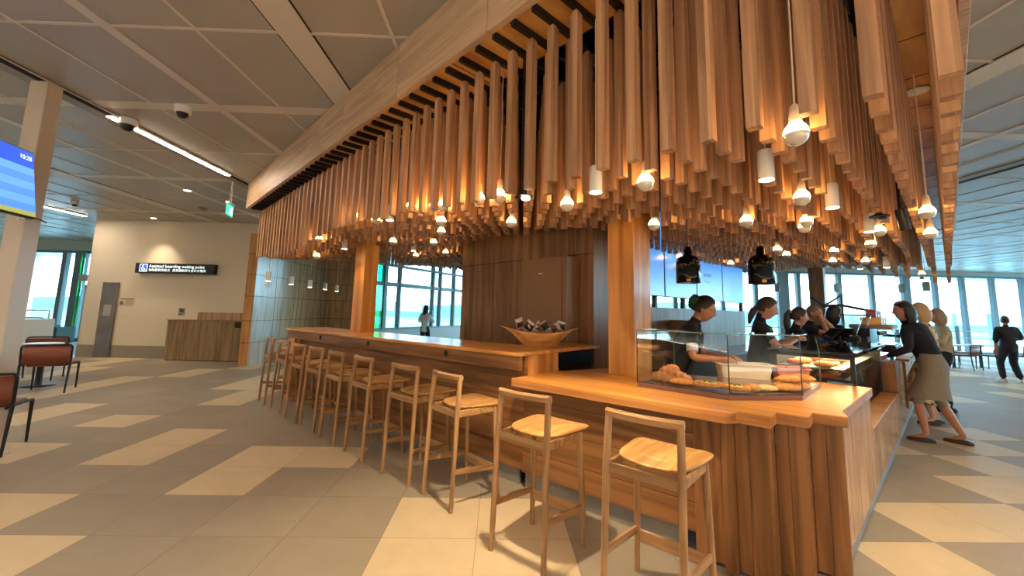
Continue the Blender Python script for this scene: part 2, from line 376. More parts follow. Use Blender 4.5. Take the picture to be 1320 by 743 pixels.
# ------------------------------------------------------------------ walls
b=MB(); b.box(-11.4,-6.4,11.7,15,0,CZ); struct(b.build('wall_back',M['white']))
b=MB(); b.box(-11.41,-6.4,11.68,11.7,0,.33); struct(b.build('baseboard_back',M['skirt']))
b=MB(); b.box(-6.43,-6.2,10.62,14.7,0,3.32,0); b.box(-6.432,-6.198,10.615,10.62,0,3.325,1)
b.box(-6.2,-4.75,14.7,14.9,0,3.32,0)
for z in (.56,1.1,1.72,2.27,2.8):
    b.box(-6.434,-6.197,10.612,10.6149,z-.006,z+.006,2); b.box(-6.1995,-6.1965,10.62,14.7,z-.006,z+.006,2); b.box(-6.2,-4.75,14.6975,14.6995,z-.006,z+.006,2)
for y in (11.6,12.9): b.box(-6.1995,-6.1965,y-.004,y+.004,0,3.3,2)
struct(b.build('wall_timber',[M['panelw'],M['panele'],M['dark']]))
b=MB(); b.box(-24.2,-24,-5,22,0,CZ); struct(b.build('wall_left',M['white']))


WN=[0]
def window_wall(p0,p1,nodes,z0,z1,rails,mw=.07,special=None,glassmat=None,rake=0):
    """glazed wall from p0 to p1; nodes = fractions of mullions; rails = transom heights"""
    WN[0]+=1; n=WN[0]
    p0=Vector((*p0,0)); p1=Vector((*p1,0)); d=(p1-p0); Ln=d.length; a=math.atan2(d.y,d.x)
    T=frame(a,p0); b=MB(T)
    for t,w in nodes: b.box(t*Ln-w/2,t*Ln+w/2,-.09,.09,z0,z1)
    for z,h in rails: b.box(0,Ln,-.06,.06,z-h/2,z+h/2)
    struct(b.build('window_%d'%n,special or M['mull']))
    b=MB(T); b.box(0,Ln,-.006,.006,z0,z1); struct(b.build('window_%d'%(n+20),glassmat or M['glass']))
    return T
# long north glazing on the right
xs=[8.0,10.2,11.75,12.95,13.2,13.75,15.7,17.25,18.87,20.28,21.6,23.05,24.5,26.,27.5,29.]
window_wall((8,18.6),(30,18.6),[((x-8)/22.,.36 if abs(x-18.87)<.1 or abs(x-12.95)<.05 else .17) for x in xs],0,3.62,[(3.6,.14),(.06,.12)])
b=MB(); b.box(8,30,18.5,18.7,3.62,CZ); struct(b.build('wall_north',M['ceil']))
# angled glazing seen between the bar columns
T=window_wall((-4.75,14.6),(-.6,22.3),[(0,.1),(.11,.16),(.2,.08),(.44,.1),(.5,.08),(.62,.1),(.83,.09),(1,.1)],.72,3.75,[(3.12,.10),(2.4,.16),(.74,.08)])
b=MB(frame(math.atan2(7.7,4.15),(-4.75,14.6,0))); b.box(0,8.7,-.08,.08,0,.70); struct(b.build('wall_sill',M['skirt']))
b=MB(frame(math.atan2(7.7,4.15),(-4.75,14.6,0))); b.box(.04,1.02,-.05,-.03,.75,3.7); struct(b.build('window_30',M['green']))
window_wall((-.6,22.3),(8,18.6),[(0,.1),(.25,.12),(.5,.12),(.75,.12),(1,.12)],0,CZ,[(3.1,.1)])
# far left glazing
window_wall((-24,16.2),(-11.3,16.2),[(t,w) for t,w in (((-22+24)/12.7,.1),((-19.5+24)/12.7,.1),((-18.4+24)/12.7,.12),((-16.68+24)/12.7,.16),((-16.1+24)/12.7,.36),((-13.6+24)/12.7,.2),(1,.3))],0,3.42,[(3.4,.14),(.06,.1)])
b=MB(); b.box(-24,-11.3,16.1,16.3,3.42,CZ); struct(b.build('wall_north_left',M['teal']))
t=struct(MB().box(-15.92,-13.7,15.98,16.06,2.25,2.5).box(-15.62,-15.46,15.98,16.06,0,2.1).box(-14.5,-14.3,15.98,16.06,0,2.1).box(-15.62,-14.3,15.98,16.06,2.0,2.12).box(-15.46,-14.5,15.98,16.06,.95,1.05).build('door_1',M['teal']))
b=MB(); b.box(-15.92,-15.80,16.0,16.05,0,3.4); struct(b.build('window_29',M['green']))
b=MB(); b.box(-11.42,-11.3,14.9,16.2,0,CZ); struct(b.build('wall_return',M['white']))
# right end glazing
window_wall((30,18.6),(30,-5),[(i/12.,.14) for i in range(13)],0,CZ,[(3.6,.14),(.06,.12)])

b=MB(); b.box(-24,30,-5.2,-5,0,CZ); struct(b.build('wall_rear',M['white']))

# ------------------------------------------------------------------ outside
b=MB()
b.add([(-900,16.,-4.5),(900,16.,-4.5),(900,1400,-4.5),(-900,1400,-4.5)],[(0,1,2,3)]); b.add([(30.5,-600,-4.52),(900,-600,-4.52),(900,20,-4.52),(30.5,20,-4.52)],[(0,1,2,3)])
o=struct(b.build('ground_outside',M['grass'],origin=(0,0,0)))
b=MB(); N=90; rows=[]
for r,(dist,hh) in enumerate(((300,-4.5),(360,4),(430,9),(520,16),(640,12))):
    row=[]
    for i in range(N+1):
        a=-1.15+2.5*i/N
        z=-4.5+(hh+4.5)*(.72+.3*math.sin(i*.21+r)+.16*math.sin(i*.57+2*r)+.07*math.sin(i*1.3+r*r))
        row.append((dist*math.tan(a*.9)*1.0 if abs(a)<1.2 else dist*math.tan(1.2*.9)*(a/1.2),dist,z))
    rows.append(row)
b.loft(rows,0,True,False,False); struct(b.build('hills_outside',M['hill'],origin=(0,0,0)))
b=MB(); b.box(-300,300,19.5,95,-4.49,-4.4); b.box(32,300,-300,19,-4.49,-4.4); struct(b.build('road_outside',M['apron']))  # concrete apron, widened and paled to bounce daylight onto the ceiling

# ------------------------------------------------------------------ sky
w=bpy.data.worlds.new('sky'); scene.world=w; w.use_nodes=True; nt=w.node_tree
bg=nt.nodes['Background']; tc=nt.nodes.new('ShaderNodeTexCoord'); sp=nt.nodes.new('ShaderNodeSeparateXYZ'); rp=nt.nodes.new('ShaderNodeValToRGB')
nt.links.new(tc.outputs['Generated'],sp.inputs[0]); nt.links.new(sp.outputs[2],rp.inputs[0]); nt.links.new(rp.outputs[0],bg.inputs[0])
rp.color_ramp.elements[0].position=0.; rp.color_ramp.elements[0].color=(1,1,1,1); rp.color_ramp.elements[1].position=.6; rp.color_ramp.elements[1].color=(.55,.78,1,1)
bg.inputs[1].default_value=11.
scene.view_settings.view_transform='Standard'; scene.view_settings.look='None'; scene.view_settings.gamma=1; scene.view_settings.exposure=.7; scene.view_settings.use_curve_mapping=False
scene.cycles.use_denoising=True; scene.cycles.max_bounces=8; scene.cycles.transparent_max_bounces=16; scene.cycles.sample_clamp_indirect=6
# ------------------------------------------------------------------ timber canopy (its own plan axes p, q)
WAVE=[(0.06,1.78,2.25),(-1,1.78,2.25),(-2,1.78,2.26),(-2.7,1.78,2.30),(-3.6,1.78,2.37),(-4.35,1.78,2.41),(-5,1.78,2.43),(-5.6,1.78,2.40),(-6.3,1.78,2.31),(-7,1.78,2.26),(-7.6,1.78,2.27),(-8.3,1.85,2.36),(-8.8,1.95,2.39),(-8.8,2.86,2.45),(-8.8,4,2.48),(-8.8,5.6,2.54),(-8.8,8,2.6),(-7,3.6,2.5),(-5.5,3.6,2.5),(-4.4,3.7,2.55),(-3.2,3.7,2.5),(-4,2.7,2.42),(-2.5,2.8,2.32),(-6,2.7,2.42),(-1,3,2.25),(0,3,2.26),(-.4,5,2.28),(-1.5,4.5,2.3),(-2.6,5,2.36),(-2.6,7,2.36),(-2.6,9.3,2.38),(-1.4,7,2.36),(-0.05,8,2.26),(-1.2,9.2,2.42),(-2.0,10.4,2.62),(-.02,11.5,2.2),(-.58,11.5,2.34),(-.95,11.5,2.45),(-1.34,11.5,2.57),(-1.82,11.5,2.68),(-2.6,11.5,2.87),(-3.5,11.5,2.64),(-6,10.5,2.6)]
def wave(p,q):
    n=d=0.
    for a,c,z in WAVE:
        w=1./((p-a)**2+(q-c)**2+.02)**1.6; n+=w*z; d+=w
    return n/d
BULBS=[('b',-0.364,1.884,2.193),('c',-0.591,2.341,2.198),('b',-0.565,2.965,2.196),('c',-0.458,3.231,2.200),('b',-1.105,2.051,2.192),('c',-1.358,1.941,2.196),('b',-1.774,2.193,2.212),('b',-0.716,3.862,2.221),('b',-0.788,4.165,2.233),('b',-1.027,3.469,2.200),('b',-1.697,3.283,2.234),('b',-0.048,4.045,2.221),('b',-0.054,5.061,2.221),('b',-0.355,4.672,2.221),('c',-0.401,4.473,2.224),('b',-0.489,5.464,2.225),('b',-0.905,6.286,2.285),('b',-1.102,7.495,2.295),('b',-0.738,7.468,2.268),('c',-0.993,9.234,2.360),('c',-0.543,7.710,2.224),('b',-0.276,10.599,2.313),('b',-2.350,7.061,2.300),('b',-1.353,5.655,2.266),('b',-1.434,6.415,2.298),('b',-2.66,5.9,2.304),
('b',-2.956,1.870,2.340),('b',-2.826,1.870,2.319),('b',-3.254,2.140,2.297),('b',-3.978,2.622,2.360),('b',-5.043,3.205,2.420),('b',-5.85,3.964,2.434),('b',-2.355,1.870,2.294),('b',-2.119,1.870,2.269),('b',-2.671,2.506,2.262),('b',-5.783,1.870,2.377),('b',-6.687,2.149,2.244),('b',-4.592,1.870,2.492),('c',-5.926,2.274,2.334),('b',-4.082,1.870,2.384),('c',-3.762,1.870,2.370),('b',-5.130,2.616,2.365),('c',-5.801,3.318,2.417),('b',-6.604,3.831,2.429),('b',-3.351,1.870,2.405)]
can=thing('timber_canopy','timber canopy with pale fascia and a wavy field of hanging battens over the bar','canopy',CAN,(-4.4,6.6,3.3))
FZ0,FZ1=3.3,3.795
joints=[-8.98,-8.05,-6.83,-5.59,-4.35,-3.14,-1.93,-.72,.22]
for a,c in zip(joints[:-1],joints[1:]):
    b=MB(CAN); b.bbox(a+.003,c-.003,1.55,1.60,FZ0,FZ1,.002); b.build('fascia_panel',M['fascia'],can)
qj=[1.60,3.4,5.2,7.,8.8,10.6,11.75]
for a,c in zip(qj[:-1],qj[1:]):
    b=MB(CAN); b.bbox(.17,.22,a+.003,c-.003,FZ0,FZ1,.002); b.build('fascia_panel',M['fascia'],can)
    b=MB(CAN); b.bbox(-8.98,-8.93,a+.003,c-.003,FZ0,FZ1,.002); b.build('fascia_panel',M['fascia'],can)
b=MB(CAN); b.bbox(-8.98,.22,11.75,11.8,FZ0,FZ1,.002); b.build('fascia_panel',M['fascia'],can)
b=MB(CAN)
b.box(-8.93,.17,1.60,2.02,3.315,3.335); b.box(-.19,.17,2.02,11.75,3.315,3.335); b.box(-8.93,-8.6,2.02,11.75,3.315,3.335); b.box(-8.6,-.19,11.4,11.75,3.315,3.335)
for k in range(14):
    q=2.3+.62*k; b.box(-.19,.165,q-.003,q+.003,3.3125,3.3155,1); b.box(-8.6+.62*k-.003,-8.6+.62*k+.003,1.6,2.02,3.3125,3.3155,1)
b.build('soffit',[M['ply'],M['dark']],can)
b=MB(CAN); b.box(-8.93,.17,1.60,11.75,3.74,3.78); b.build('void_shade_sheet',M['dark'],can)['label']='black sheet standing in for the unlit void above the battens'  # black sheet paints the shade of the open void under the ceiling
b=MB(CAN); PK=[.06-.18*k for k in range(50)]
for p in PK: b.box(p-.014,p+.014,1.6,11.7,3.268,3.325)
for q in (2.03,5.,8.,11.3): b.box(-8.9,.15,q-.02,q+.02,3.326,3.37)
b.build('hanging_rail',M['black'],can)
b=MB(CAN)
for q in (2.6,3.3): b.tube([(-8.8,q,3.6),(-.3,q,3.6)],.09,10)
for k in range(7): b.box(-8+k*1.2,-7.94+k*1.2,1.7,11.6,3.42,3.55)
b.build('duct',M['steeld'],can)
PIL=[(-2.21,3.63),(-6.22,2.72),(-1.95,11.0)]
def blocked(p,q,zb):
    if -5.62<p<-2.72 and q>3.93 and q<9.8: return True
    if (-6.27<p<-5.8 and 2.5<q<2.95) or (-2.5<p<-1.88 and 3.25<q<4.1) or (-2.15<p<-1.7 and 10.8<q<11.25): return True
    for k,bp,bq,bz in BULBS:
        if abs(p-bp)<.082 and abs(q-bq)<.072: return True
    if abs(p+2.02)<.06 and abs(q-1.96)<.08: return True
    for a,c in POLES:
        if abs(p-a)<.06 and abs(q-c)<.06: return True
    return False
POLES=[(-1.88,1.87),(-.30,4.05),(-4.05,1.87)]
allb=[]
for p in PK:
    for j in range(54):
        q=1.78+.18*j; zb=wave(p,q)+.012*(random.random()-.5)
        if blocked(p,q,zb): continue
        d=math.hypot(p,q); front=(j==0)
        # what the photograph shows largest: front row and the near rows under it
        vis=(3. if front else 1.6 if j<4 else 1.)/d if p>-8.8 else 0
        if p>-.03 and q<3: vis*=1.6
        allb.append((vis,p,q,zb,front))
allb.sort(key=lambda t:-t[0])
def batten(b,p,q,zb,near):
    w,d=.0265,.024
    if near:
        t=3.235
        b.box(p-w,p+w,q-d,q+d,zb,t)
        b.add([(p-w,q-d,t),(p+w,q-d,t),(p+w,q+d,t),(p-w,q+d,t),(p-.012,q-.014,3.268),(p+.012,q-.014,3.268),(p+.012,q+.014,3.268),(p-.012,q+.014,3.268)],[(0,1,5,4),(1,2,6,5),(2,3,7,6),(3,0,4,7),(4,5,6,7)])
    else: b.box(p-w,p+w,q-d,q+d,zb,3.27)
for v,p,q,zb,fr in allb[:100]:
    b=MB(CAN); batten(b,p,q,zb,True); b.build('batten',M['cedar'],can)
b=MB(CAN)
for v,p,q,zb,fr in allb[100:]: batten(b,p,q,zb,q<2)
o=b.build('batten_field',M['cedar'],can); o['kind']='stuff'

# bulbs and small cylinder pendants between the battens
def bulb_parts(t,p,q,z):
    b=MB(CAN); b.lathe([(.0455,0),(.0445,.010),(.041,.022),(.034,.034),(.026,.043),(.0225,.050)],20,(p,q,z)); b.build('lit_globe',M['bulb'],t)
    b=MB(CAN); b.lathe([(.001,-.0455),(.014,-.043),(.027,-.0365),(.038,-.025),(.0445,-.010),(.046,0)],20,(p,q,z)); b.build('silver_cap',M['mirror'],t)
    b=MB(CAN); b.lathe([(.0225,.0505),(.024,.054),(.021,.095),(.017,.118),(.008,.128),(.004,.132)],14,(p,q,z)); b.build('socket',M['cord'],t)
    b=MB(CAN); b.tube([(p,q,z+.13),(p+.003,q,z+.5),(p,q,3.29)],.0035,6); b.build('cord',M['cord'],t)
def cyl_parts(t,p,q,z):
    b=MB(CAN); b.lathe([(.036,0),(.037,.004),(.037,.15),(.033,.156),(.004,.158)],18,(p,q,z)); b.build('shade',M['plastic'],t)
    b=MB(CAN); b.lathe([(.034,.0),(.034,.006)],18,(p,q,z-.004)); b.build('lens',M['lamp'],t)
    b=MB(CAN); b.tube([(p,q,z+.157),(p,q,3.29)],.003,6); b.build('cord',M['cord'],t)
BL={0:'largest half-silvered globe bulb, hanging on a pale cord in front of the amber-lit battens',1:'largest white cylinder pendant, among the battens left of the big globe bulb',2:'half-silvered globe bulb straight below the largest globe bulb',3:'white cylinder pendant right of the globe bulb and left of the black pole',4:'half-silvered globe bulb just right of the thick timber column top',5:'white cylinder lamp peeping out under the front battens left of the thick timber column',6:'small globe bulb under the front battens over the bowl, left of the thick timber column',10:'globe bulb tight against the right side of the thick timber column',9:'globe bulb among the battens above the right black heat lamp',11:'globe bulb under the outermost right-hand row of battens',34:'globe bulb low in front of the brown veneer wall above the bowl',25:'globe bulb peeping out behind the left black heat lamp'}
for i,(k,p,q,z) in enumerate(BULBS):
    if k=='b':
        t=thing('globe_bulb',BL.get(i,'small half-silvered globe bulb glowing deep among the batten ends'),'light bulb',CAN,(p,q,z-.04),0,'globe bulbs among the battens'); bulb_parts(t,p,q,z+.03)
    else:
        t=thing('cylinder_pendant',BL.get(i,'small white cylinder lamp glowing among the batten ends'),'pendant lamp',CAN,(p,q,z),0,'cylinder pendants among the battens'); cyl_parts(t,p,q,z)
    if k=='c':
        l=bpy.data.lights.new('bulb_light','SPOT'); l.spot_size=2.2; l.spot_blend=.6; l.energy=9; l.color=(1,.70,.38); l.shadow_soft_size=.03
        o=bpy.data.objects.new('bulb_light',l); COL.objects.link(o); o.location=CAN@Vector((p,q,z-.02))
# black drop poles with a disc and a small lamp
PLAB=('black drop pole with disc and lit spot among the front battens above the bowl','black drop pole with a disc and two spots, in the right-hand rows of battens','thin black drop pole among the front battens above the far bar stools')
for i,((p,q),zb) in enumerate(zip(POLES,(2.26,2.27,2.44))):
    t=thing('drop_pole',PLAB[i],'spotlight pole',CAN,(p,q,zb))
    b=MB(CAN); b.box(p-.016,p+.016,q-.016,q+.016,zb,3.28); b.build('pole',M['black'],t)
    b=MB(CAN); b.lathe([(.062,0),(.062,.008),(.03,.02)],18,(p,q,zb-.01)); b.build('disc',M['black'],t)
    if i<2:
        b=MB(CAN); b.lathe([(.026,-.03),(.03,-.02),(.022,-.008)],14,(p+.02,q,zb)); b.build('lamp_head',M['lamp'] if i==0 else M['black'],t)
        l=bpy.data.lights.new('pole_spot','SPOT'); l.energy=(130 if i==0 else 45); l.color=(1,.78,.5); l.spot_size=1.7; l.spot_blend=.5; l.shadow_soft_size=.03
        o=bpy.data.objects.new('pole_spot',l); COL.objects.link(o); o.location=CAN@Vector((p+.02,q,zb-.05))
    if i==1:
        b=MB(CAN); b.tube([(p+.1,q+.3,2.95),(p+.1,q+.3,2.36)],.012,8); b.tube([(p+.1,q+.3,2.36),(p+.12,q+.34,2.2)],.035,12); b.build('spot_head',M['black'],t)
# downlight flush in the soffit at the right end
t=thing('recessed_downlight','round recessed downlight in the plywood soffit between the two right-hand rows of battens','downlight',CAN,(-.04,4.42,3.3))
b=MB(CAN); b.lathe([(.075,0),(.078,.006),(.07,.012)],24,(-.04,4.42,3.302)); b.build('trim_ring',M['plastic'],t)
b=MB(CAN); b.lathe([(.06,0),(.06,.004)],24,(-.04,4.42,3.298)); b.build('lens',M['plastic'],t)

# ------------------------------------------------------------------ columns that carry the canopy
def column(T,x0,x1,y0,y1,z0,lab,mat):
    b=MB(T); b.bbox(x0,x1,y0,y1,z0,3.28,.004); return tag(b.build('timber_column',mat),lab,'column')
column(BAR,-1.875,-1.615,3.605,4.0,.931,'thick amber timber column standing on the service counter beside the glass pastry case',M['column'])
column(CAN,-6.21,-5.86,2.56,2.775,0,'timber column rising behind the bar left of the big window',M['column'])
column(CAN,-2.06,-1.79,10.9,11.15,0,'dark far timber column seen behind the staff, between the mullioned windows',M['core'])

# ------------------------------------------------------------------ raised bar
bar=thing('bar_counter','long raised timber bar with the row of stools along its front','bar counter',BAR,(-4.8,3.1,0))
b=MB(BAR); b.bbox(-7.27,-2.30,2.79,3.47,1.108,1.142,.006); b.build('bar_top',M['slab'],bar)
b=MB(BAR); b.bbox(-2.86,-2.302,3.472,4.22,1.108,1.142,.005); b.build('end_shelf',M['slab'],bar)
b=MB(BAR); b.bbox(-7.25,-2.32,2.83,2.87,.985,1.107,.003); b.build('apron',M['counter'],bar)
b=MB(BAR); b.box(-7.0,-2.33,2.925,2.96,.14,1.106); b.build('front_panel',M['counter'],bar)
b=MB(BAR); b.box(-7.0,-2.4,2.96,2.98,0,.14); b.build('kick_plate',M['kick'],bar)
b=MB(BAR); b.bbox(-7.25,-7.0,2.835,3.44,0,1.107,.003); b.build('end_panel',M['side'],bar)
b=MB(BAR); b.box(-7.0,-2.36,3.40,3.44,0,1.107); b.build('back_panel',M['core'],bar)
b=MB(BAR); b.box(-2.36,-2.33,2.961,3.44,.932,1.107); b.build('end_panel',M['column'],bar)
b=MB(BAR); b.box(-2.80,-2.34,4.17,4.2,.0,1.107); b.box(-2.82,-2.78,3.475,4.2,0,1.107); b.build('end_cupboard',M['core'],bar)
b=MB(BAR); b.box(-2.38,-2.35,3.50,4.16,.95,1.09); b.build('steel_recess',M['steeld'],bar)
for u in (-6.1,-4.79,-3.296):
    b=MB(BAR@Matrix.Translation((u,2.828,1.055))@Matrix.Rotation(PI/2,4,'X')); b.lathe([(.001,.006),(.016,.006),(.017,.001),(.022,.001),(.026,.006),(.03,.004),(.031,-.004)],20); b.build('cable_port',M['black'],bar)

# ------------------------------------------------------------------ service counter
def U(u,v): return BAR@Vector((u,v,0))
def P_(p,q): return CAN@Vector((p,q,0))
def to(T,pts): Ti=T.inverted(); return [tuple((Ti@Vector(x))[:2]) for x in pts]
slabpoly=[U(-2.335,2.745),U(-.672,2.745),U(-.62,2.825),U(-.453,2.815),U(-.45,2.985),U(-.292,2.99),U(-.288,3.165),U(-.122,3.175),P_(-.497,3.31),P_(-.483,4.62),P_(-.86,4.62),P_(-1.2,4.46),P_(-1.75,3.92),P_(-2.45,3.92),U(-2.29,3.46),U(-2.335,3.45)]
svc=thing('service_counter','lower timber service counter with stepped corner boards under the glass pastry case','counter',BAR,(-1.2,3.5,0))
b=MB(BAR); b.prism(to(BAR,slabpoly),.925,.932,0); b.prism(to(BAR,slabpoly),.868,.925,1); b.build('counter_slab',[M['slab'],M['slabe']],svc)
b=MB(BAR); b.box(-2.32,-.90,2.895,2.93,.14,.867); b.build('front_panel',M['counter'],svc)
b=MB(BAR); b.box(-2.32,-1.0,2.94,2.96,0,.14); b.build('kick_plate',M['kick'],svc)
def board(u0,u1,v0,v1):
    b=MB(BAR); b.bbox(u0,u1,v0,v1,.02,.867,.0025); b.build('upright_board',M['counterv'],svc)
board(-.90,-.716,2.875,2.93); board(-.715,-.656,2.80,2.93); board(-.655,-.585,2.868,3.02); board(-.584,-.47,2.868,3.02)
board(-.469,-.40,3.022,3.19); board(-.399,-.312,3.022,3.19); board(-.311,-.235,3.195,3.28); board(-.234,-.15,3.195,3.28)
b=MB(CAN); b.bbox(-.545,-.505,3.30,3.72,.12,.867,.002); b.build('side_panel',M['side'],svc)
b=MB(CAN); b.bbox(-.545,-.505,3.724,4.655,.12,.867,.002); b.build('side_panel',M['side'],svc)
b=MB(CAN); b.bbox(-.54,-.51,4.66,7.2,.12,.575,.002); b.build('side_panel',M['side'],svc)
b=MB(CAN); b.bbox(-.54,-.51,7.2,11.4,.12,.95,.002); b.build('side_panel',M['side'],svc)
b=MB(CAN); b.box(-.56,-.525,3.25,11.4,0,.12); b.build('kick_plate',M['kick'],svc)
b=MB(CAN); b.bbox(-.66,-.50,4.66,7.1,.578,.60,.003); b.build('ledge',M['slabe'],svc)
b=MB(CAN); b.bbox(-.95,-.50,7.1,7.62,.60,.965,.004); b.build('block_end',M['counterv'],svc)
b=MB(CAN); b.bbox(-.535,-.40,7.63,11.4,.955,.985,.004); b.build('order_shelf',M['slabe'],svc)
b=MB(CAN); b.bbox(-.47,-.44,7.64,7.70,.35,.95,.003); b.build('corner_post',M['counterv'],svc)

# ------------------------------------------------------------------ kiosk core, boards, back bench
b=MB(CAN); b.box(-5.47,-2.87,4.05,5.25,0,3.28); b.box(-5.47,-5.3,5.25,9.6,0,3.28)
b.box(-5.475,-2.865,4.046,4.05,2.205,2.213,1)
struct(b.build('wall_core',[M['core'],M['dark']]))
fr=thing('tall_cupboard','beige flush-door cupboard standing against the brown veneer wall behind the bowl','cupboard',CAN,(-3.45,3.9,0))
b=MB(CAN); b.bbox(-3.83,-3.07,3.80,4.04,0,2.17,.004); b.build('carcass',M['beige'],fr)
b=MB(CAN); b.bbox(-3.80,-3.14,3.785,3.799,.1,2.11,.003); d=b.build('door',M['beige'],fr)
b=MB(CAN); b.bbox(-3.51,-3.44,3.774,3.784,1.965,1.98,.002); b.build('latch',M['plastic'],d)
for i,(q0,q1) in enumerate(((4.62,5.69),(5.71,6.80),(6.82,7.93),(7.95,9.06))):
    t=thing('menu_screen',('blue menu screen half hidden behind the thick timber column','blue menu screen behind the left black heat lamp','blue menu screen with grey lettering between the two black heat lamps','blue menu screen at the right end of the row, left of the right heat lamp')[i],'menu screen',CAN,(-2.85,(q0+q1)/2,1.75),0,'menu screens above the back bench')
    b=MB(CAN); b.bbox(-2.88,-2.80,q0,q1,1.755,3.0,.004); b.build('casing',M['black'],t)
    b=MB(CAN); b.box(-2.80,-2.794,q0+.012,q1-.012,1.765,2.99); b.build('screen',M['menu'],t)
    b=MB(CAN)
    if i in (1,2):
        for k,(a,c,z,h) in enumerate(((.28,.62,2.16,.05),(.34,.56,2.06,.02),(.2,.7,2.5,.02),(.2,.66,2.44,.02),(.2,.72,2.38,.02))):
            for m in range(6): b.box(-2.794,-2.7925,q0+a+(c-a)*m/6,q0+a+(c-a)*(m+.7)/6,z,z+h)
        b.build('lettering',M['menut'],t)
b=MB(CAN); b.box(-2.98,-2.9,5.25,9.4,0,1.60); struct(b.build('wall_back_bench',M['core']))
for q in (5.27,5.62,6.85,8.1,9.3):
    pass
b=MB(CAN)
for q in (5.3,5.66,6.6,9.32): b.box(-2.97,-2.91,q-.03,q+.03,1.60,3.2)
struct(b.build('trim_5',M['mull']))
bb=thing('back_bench','stainless back bench along the partition behind the staff','workbench',CAN,(-2.6,7.2,0))
b=MB(CAN); b.bbox(-2.89,-2.3,5.3,9.3,.90,.94,.004); b.build('worktop',M['steel'],bb)
b=MB(CAN); b.bbox(-2.88,-2.34,5.32,9.28,.1,.898,.003); b.build('base_cabinet',M['steeld'],bb)
b=MB(CAN); b.box(-2.86,-2.38,5.36,9.24,0,.1); b.build('plinth',M['black'],bb)
pb=thing('paper_box','pale carton standing on the back bench below the menu screens','box',CAN,(-2.7,6.2,.94))
b=MB(CAN); b.bbox(-2.86,-2.55,5.98,6.4,.941,1.42,.004); b.build('carton',M['beige'],pb)
b=MB(CAN); b.box(-2.549,-2.547,6.05,6.3,1.2,1.34); b.build('sticker',M['plastic'],pb)
bk=thing('bar_back_bench','low dark steel bench with a pale shelf behind the raised bar under the window','workbench',BAR,(-5.2,4.9,0))
b=MB(BAR); b.bbox(-8.0,-4.35,4.8,5.35,.86,.9,.003); b.build('worktop',M['steel'],bk)
b=MB(BAR); b.bbox(-7.98,-4.37,4.84,5.33,.1,.858,.003); b.build('base_cabinet',M['steeld'],bk)
b=MB(BAR); b.box(-7.9,-4.4,4.86,5.3,0,.1); b.build('plinth',M['black'],bk)
# ------------------------------------------------------------------ bar stools (local x along the bar, y towards it)
def superseat(z, sc=1., dip=0.):
    pts=[]
    n=40
    for k in range(n):
        t=2*PI*k/n; c,s_=math.cos(t),math.sin(t); e=.42
        x=math.copysign(abs(c)**e,c); y=math.copysign(abs(s_)**e,s_)
        w=.215+.022*y
        X=x*w*sc; Y=.085+y*.212*sc+(.012*(1-x*x) if y>0 else -.016*(1-x*x))
        pts.append((X,Y,z-dip*(1-(x*x))))
    return pts
def make_stool(T,loc,rz,label):
    t=thing('bar_stool',label,'bar stool',T,loc,rz,'oak bar stools'); F=WM[t.name]
    for s in (-1,1):
        b=MB(F); b.tube([(s*.205,-.240,0),(s*.203,-.236,.03),(s*.196,-.208,.70),(s*.189,-.186,.985)],[.0155,.0165,.021,.019],10); b.build('leg',M['oak'],t)
        b=MB(F); b.tube([(s*.214,.200,0),(s*.212,.197,.03),(s*.190,.168,.715)],[.0155,.0165,.021],10); b.build('leg',M['oak'],t)
    b=MB(F); R=[]
    for k in range(13):
        a=-1+k/6.; x=a*.205; y=-.186-.030*(1-a*a)
        R.append([(x,y-.0165,.952),(x,y+.0165,.950),(x,y+.0185,.978),(x,y+.009,.992),(x,y-.009,.993),(x,y-.0185,.98)])
    b.loft(R,0,False); b.build('back_rail',M['oakh'],t)
    b=MB(F)
    b.loft([superseat(.722,.90,.010),superseat(.729,.985,.012),superseat(.738,1.,.013),superseat(.744,.985,.014),superseat(.7455,.90,.016),superseat(.7455,.5,.020)],0,True)
    b.build('seat',M['oakx'],t)
    b=MB(F)
    b.bbox(-.19,.19,-.217,-.199,.672,.722,.003); b.bbox(-.18,.18,.158,.176,.672,.722,.003)
    for s in (-1,1): b.bbox(min(s*.183,s*.201),max(s*.183,s*.201),-.20,.165,.672,.722,.003)
    b.build('seat_frame',M['oakh'],t)
    for s in (-1,1):
        b=MB(F); b.loft([[(s*.207,-.226,.262),(s*.193,-.226,.262),(s*.193,-.226,.302),(s*.207,-.226,.302)],[(s*.213,.186,.222),(s*.199,.186,.222),(s*.199,.186,.262),(s*.213,.186,.262)]],0,False); b.build('stretcher',M['oaks'],t)
    b=MB(F); b.bbox(-.203,.203,.181,.197,.175,.245,.003); b.build('footrest',M['oakh'],t)
    return t
ST=[(-.905,2.295,0,'oak bar stool nearest the camera, in front of the service counter and its upright boards'),
(-1.69,2.30,0,'second oak bar stool from the camera, at the left end of the lower service counter'),
(-2.61,2.47,-8,'third oak bar stool from the camera, below the wooden bowl, slightly turned'),
(-3.25,2.50,0,'fourth oak bar stool from the camera, below the nearest black cable port'),
(-4.03,2.54,-5,'fifth oak bar stool counting from the camera end of the row'),
(-4.68,2.57,-4,'sixth oak bar stool counting from the camera end of the row'),
(-5.31,2.62,-2,'seventh oak bar stool counting from the camera end of the row'),
(-5.87,2.65,-3,'eighth oak bar stool counting from the camera end of the row'),
(-6.53,2.70,-3,'ninth oak bar stool counting from the camera, near the pale end panel of the bar'),
(-7.17,2.74,-8,'tenth oak bar stool, last of the row along the bar front'),
(-8.02,3.30,90,'oak bar stool standing apart round the far end of the bar')]
proto=None
for u,v,r,lab in ST:
    if proto is None: proto=make_stool(BAR,(u,v,0),math.radians(r),lab)
    else: dup(proto,BAR,(u,v,0),math.radians(r),lab)

